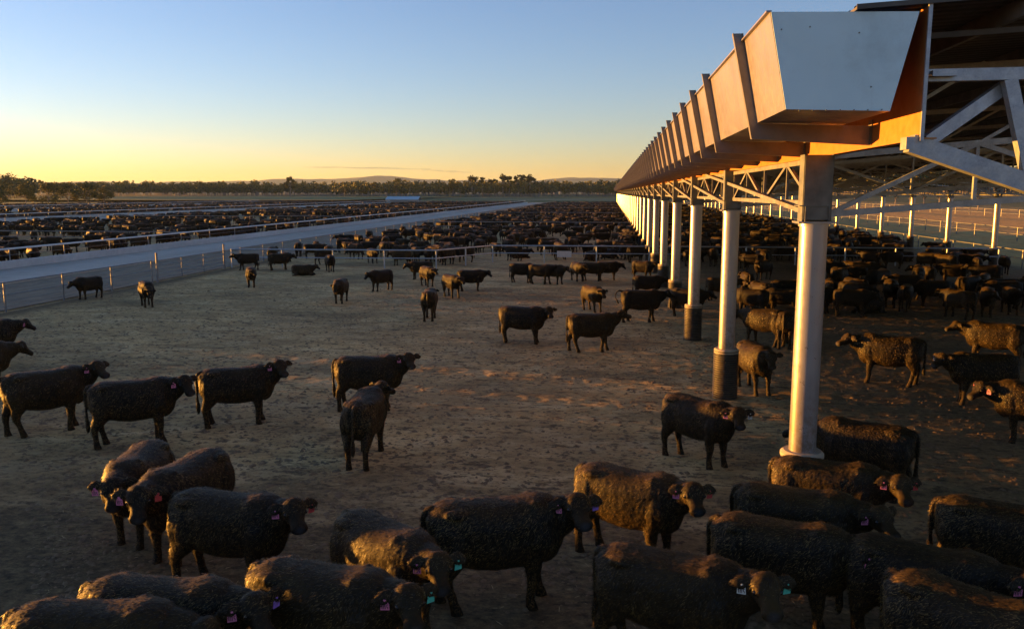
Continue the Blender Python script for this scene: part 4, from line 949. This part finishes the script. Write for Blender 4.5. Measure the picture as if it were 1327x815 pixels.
# ------------------------------------------------------------------ small far things
x, y = at_px(500, 440); x2, _ = at_px(541, 440)
t = empty('farm_shed', (x, y, 0)); tag(t, 'low pale blue roofed shed far off behind the pens', 'shed')
b = MB(); W = x2 - x; b.add([(0, 0, 0), (W, 0, 0), (W, 9, 0), (0, 9, 0), (0, 0, 1.6), (W, 0, 1.6), (W, 9, 1.6), (0, 9, 1.6)], [(0, 1, 5, 4), (1, 2, 6, 5), (2, 3, 7, 6), (3, 0, 4, 7)]); b.build('wall', M['galv_thin'], t)
b = MB(); b.bar((W / 2, -.4, 1.65), (W / 2, 4.5, 3.3), W + .8, .12); b.bar((W / 2, 4.5, 3.3), (W / 2, 9.4, 1.65), W + .8, .12); b.build('roof', M['blueroof'], t)
def m_cloud():
    m = NT('thin_cloud'); f = m.noise(.0012, 5, .7, (1, 1, 6)); m.set(Base_Color=(.55, .52, .55), Roughness=1.0, Alpha=m.maprange(f, .35, .65, .05, .32)); return m.mat
for px0, px1, py in ((392, 560, 216.5), (545, 612, 220.5)):
    D = 32000; a = ray(px0, py); c = ray(px1, py + 3); a = a / a[1] * D; c = c / c[1] * D; k = 40; V = []; F_ = []
    for i in range(k + 1):
        t = i / k; w_ = math.sin(math.pi * t) ** .5 * (.7 + .5 * mnoise.noise(Vector((t * 7, py, 0)))); x = a[0] + (c[0] - a[0]) * t; z = HC + a[2] + (c[2] - a[2]) * t + 25 * mnoise.noise(Vector((t * 5, py, 3)))
        for j in range(8): q = j * math.pi / 4; V.append((x, D + math.cos(q) * 500 * w_, z + math.sin(q) * 34 * w_))
    for i in range(k):
        for j in range(8): F_.append((i * 8 + j, i * 8 + (j + 1) % 8, i * 8 + 8 + (j + 1) % 8, i * 8 + 8 + j))
    tag(link('cloud', mesh_np('cloud', V, F_, m_cloud(), True)), kind='structure')
# slim young trees right of the shed
for i, (px, D, lab) in enumerate(((1269, 173, 'bare young tree nearest the camera, right of the shed'), (1218, 184, 'bare young tree second from the right beyond the shed'), (1198, 191, 'bare young tree in the middle of the row beyond the shed'), (1180, 198, 'bare young tree second from the left beyond the shed'), (1161, 205, 'bare young tree at the left end of the row beyond the shed'), (1108, 230, 'bare young tree far down the row beyond the shed'))):
    x, y = at_px(px, D); t = empty('young_tree', (x, y, gz(x, y))); tag(t, lab, 'tree', 'young trees beyond the shed')
    b = MB(); b.tube([(0, 0, -.2), (.05, 0, 1.5), (0, .05, 3.2)], [.16, .13, .06], 6)
    for q in range(7): a = q * 2.4; z0 = 1.6 + .22 * q; b.tube([(0, 0, z0), (math.cos(a) * .5, math.sin(a) * .5, z0 + .6)], [.035, .015], 4)
    b.build('trunk', M['bark'], t); V, F = leaf_cards([(0, 0, 3.1), (.2, .1, 2.5)], [(.7, .7, .9), (.6, .6, .5)], 90, .11, rs); link('crown', mesh_np('crown', V, F, M['leaf']), t)
# pale number plate on the cross fence
P = G(729, 332, .7); 
t = empty('pen_sign', (P.x, 63.50, 0)); tag(t, 'small pale pen sign hung on the cross fence', 'sign')
b = MB(); b.box(-.55, .55, -.03, 0, .45, .92); b.build('plate', M['bunk'], t)
b = MB(); b.box(-17500, 17500, -200, 27500, -12, 232)
hz = b.build('haze', []); hm = bpy.data.materials.new('haze_air'); hm.use_nodes = True; t_ = hm.node_tree; t_.nodes.remove(t_.nodes['Principled BSDF'])
pv = t_.nodes.new('ShaderNodeVolumePrincipled'); pv.inputs['Color'].default_value = (.55, .74, 1, 1); pv.inputs['Density'].default_value = HAZE; pv.inputs['Anisotropy'].default_value = .2
t_.links.new(pv.outputs[0], t_.nodes['Material Output'].inputs['Volume']); hz.data.materials.append(hm); tag(hz, 'thin evening haze over the plain', kind='stuff')
print('done', time.time() - T0)
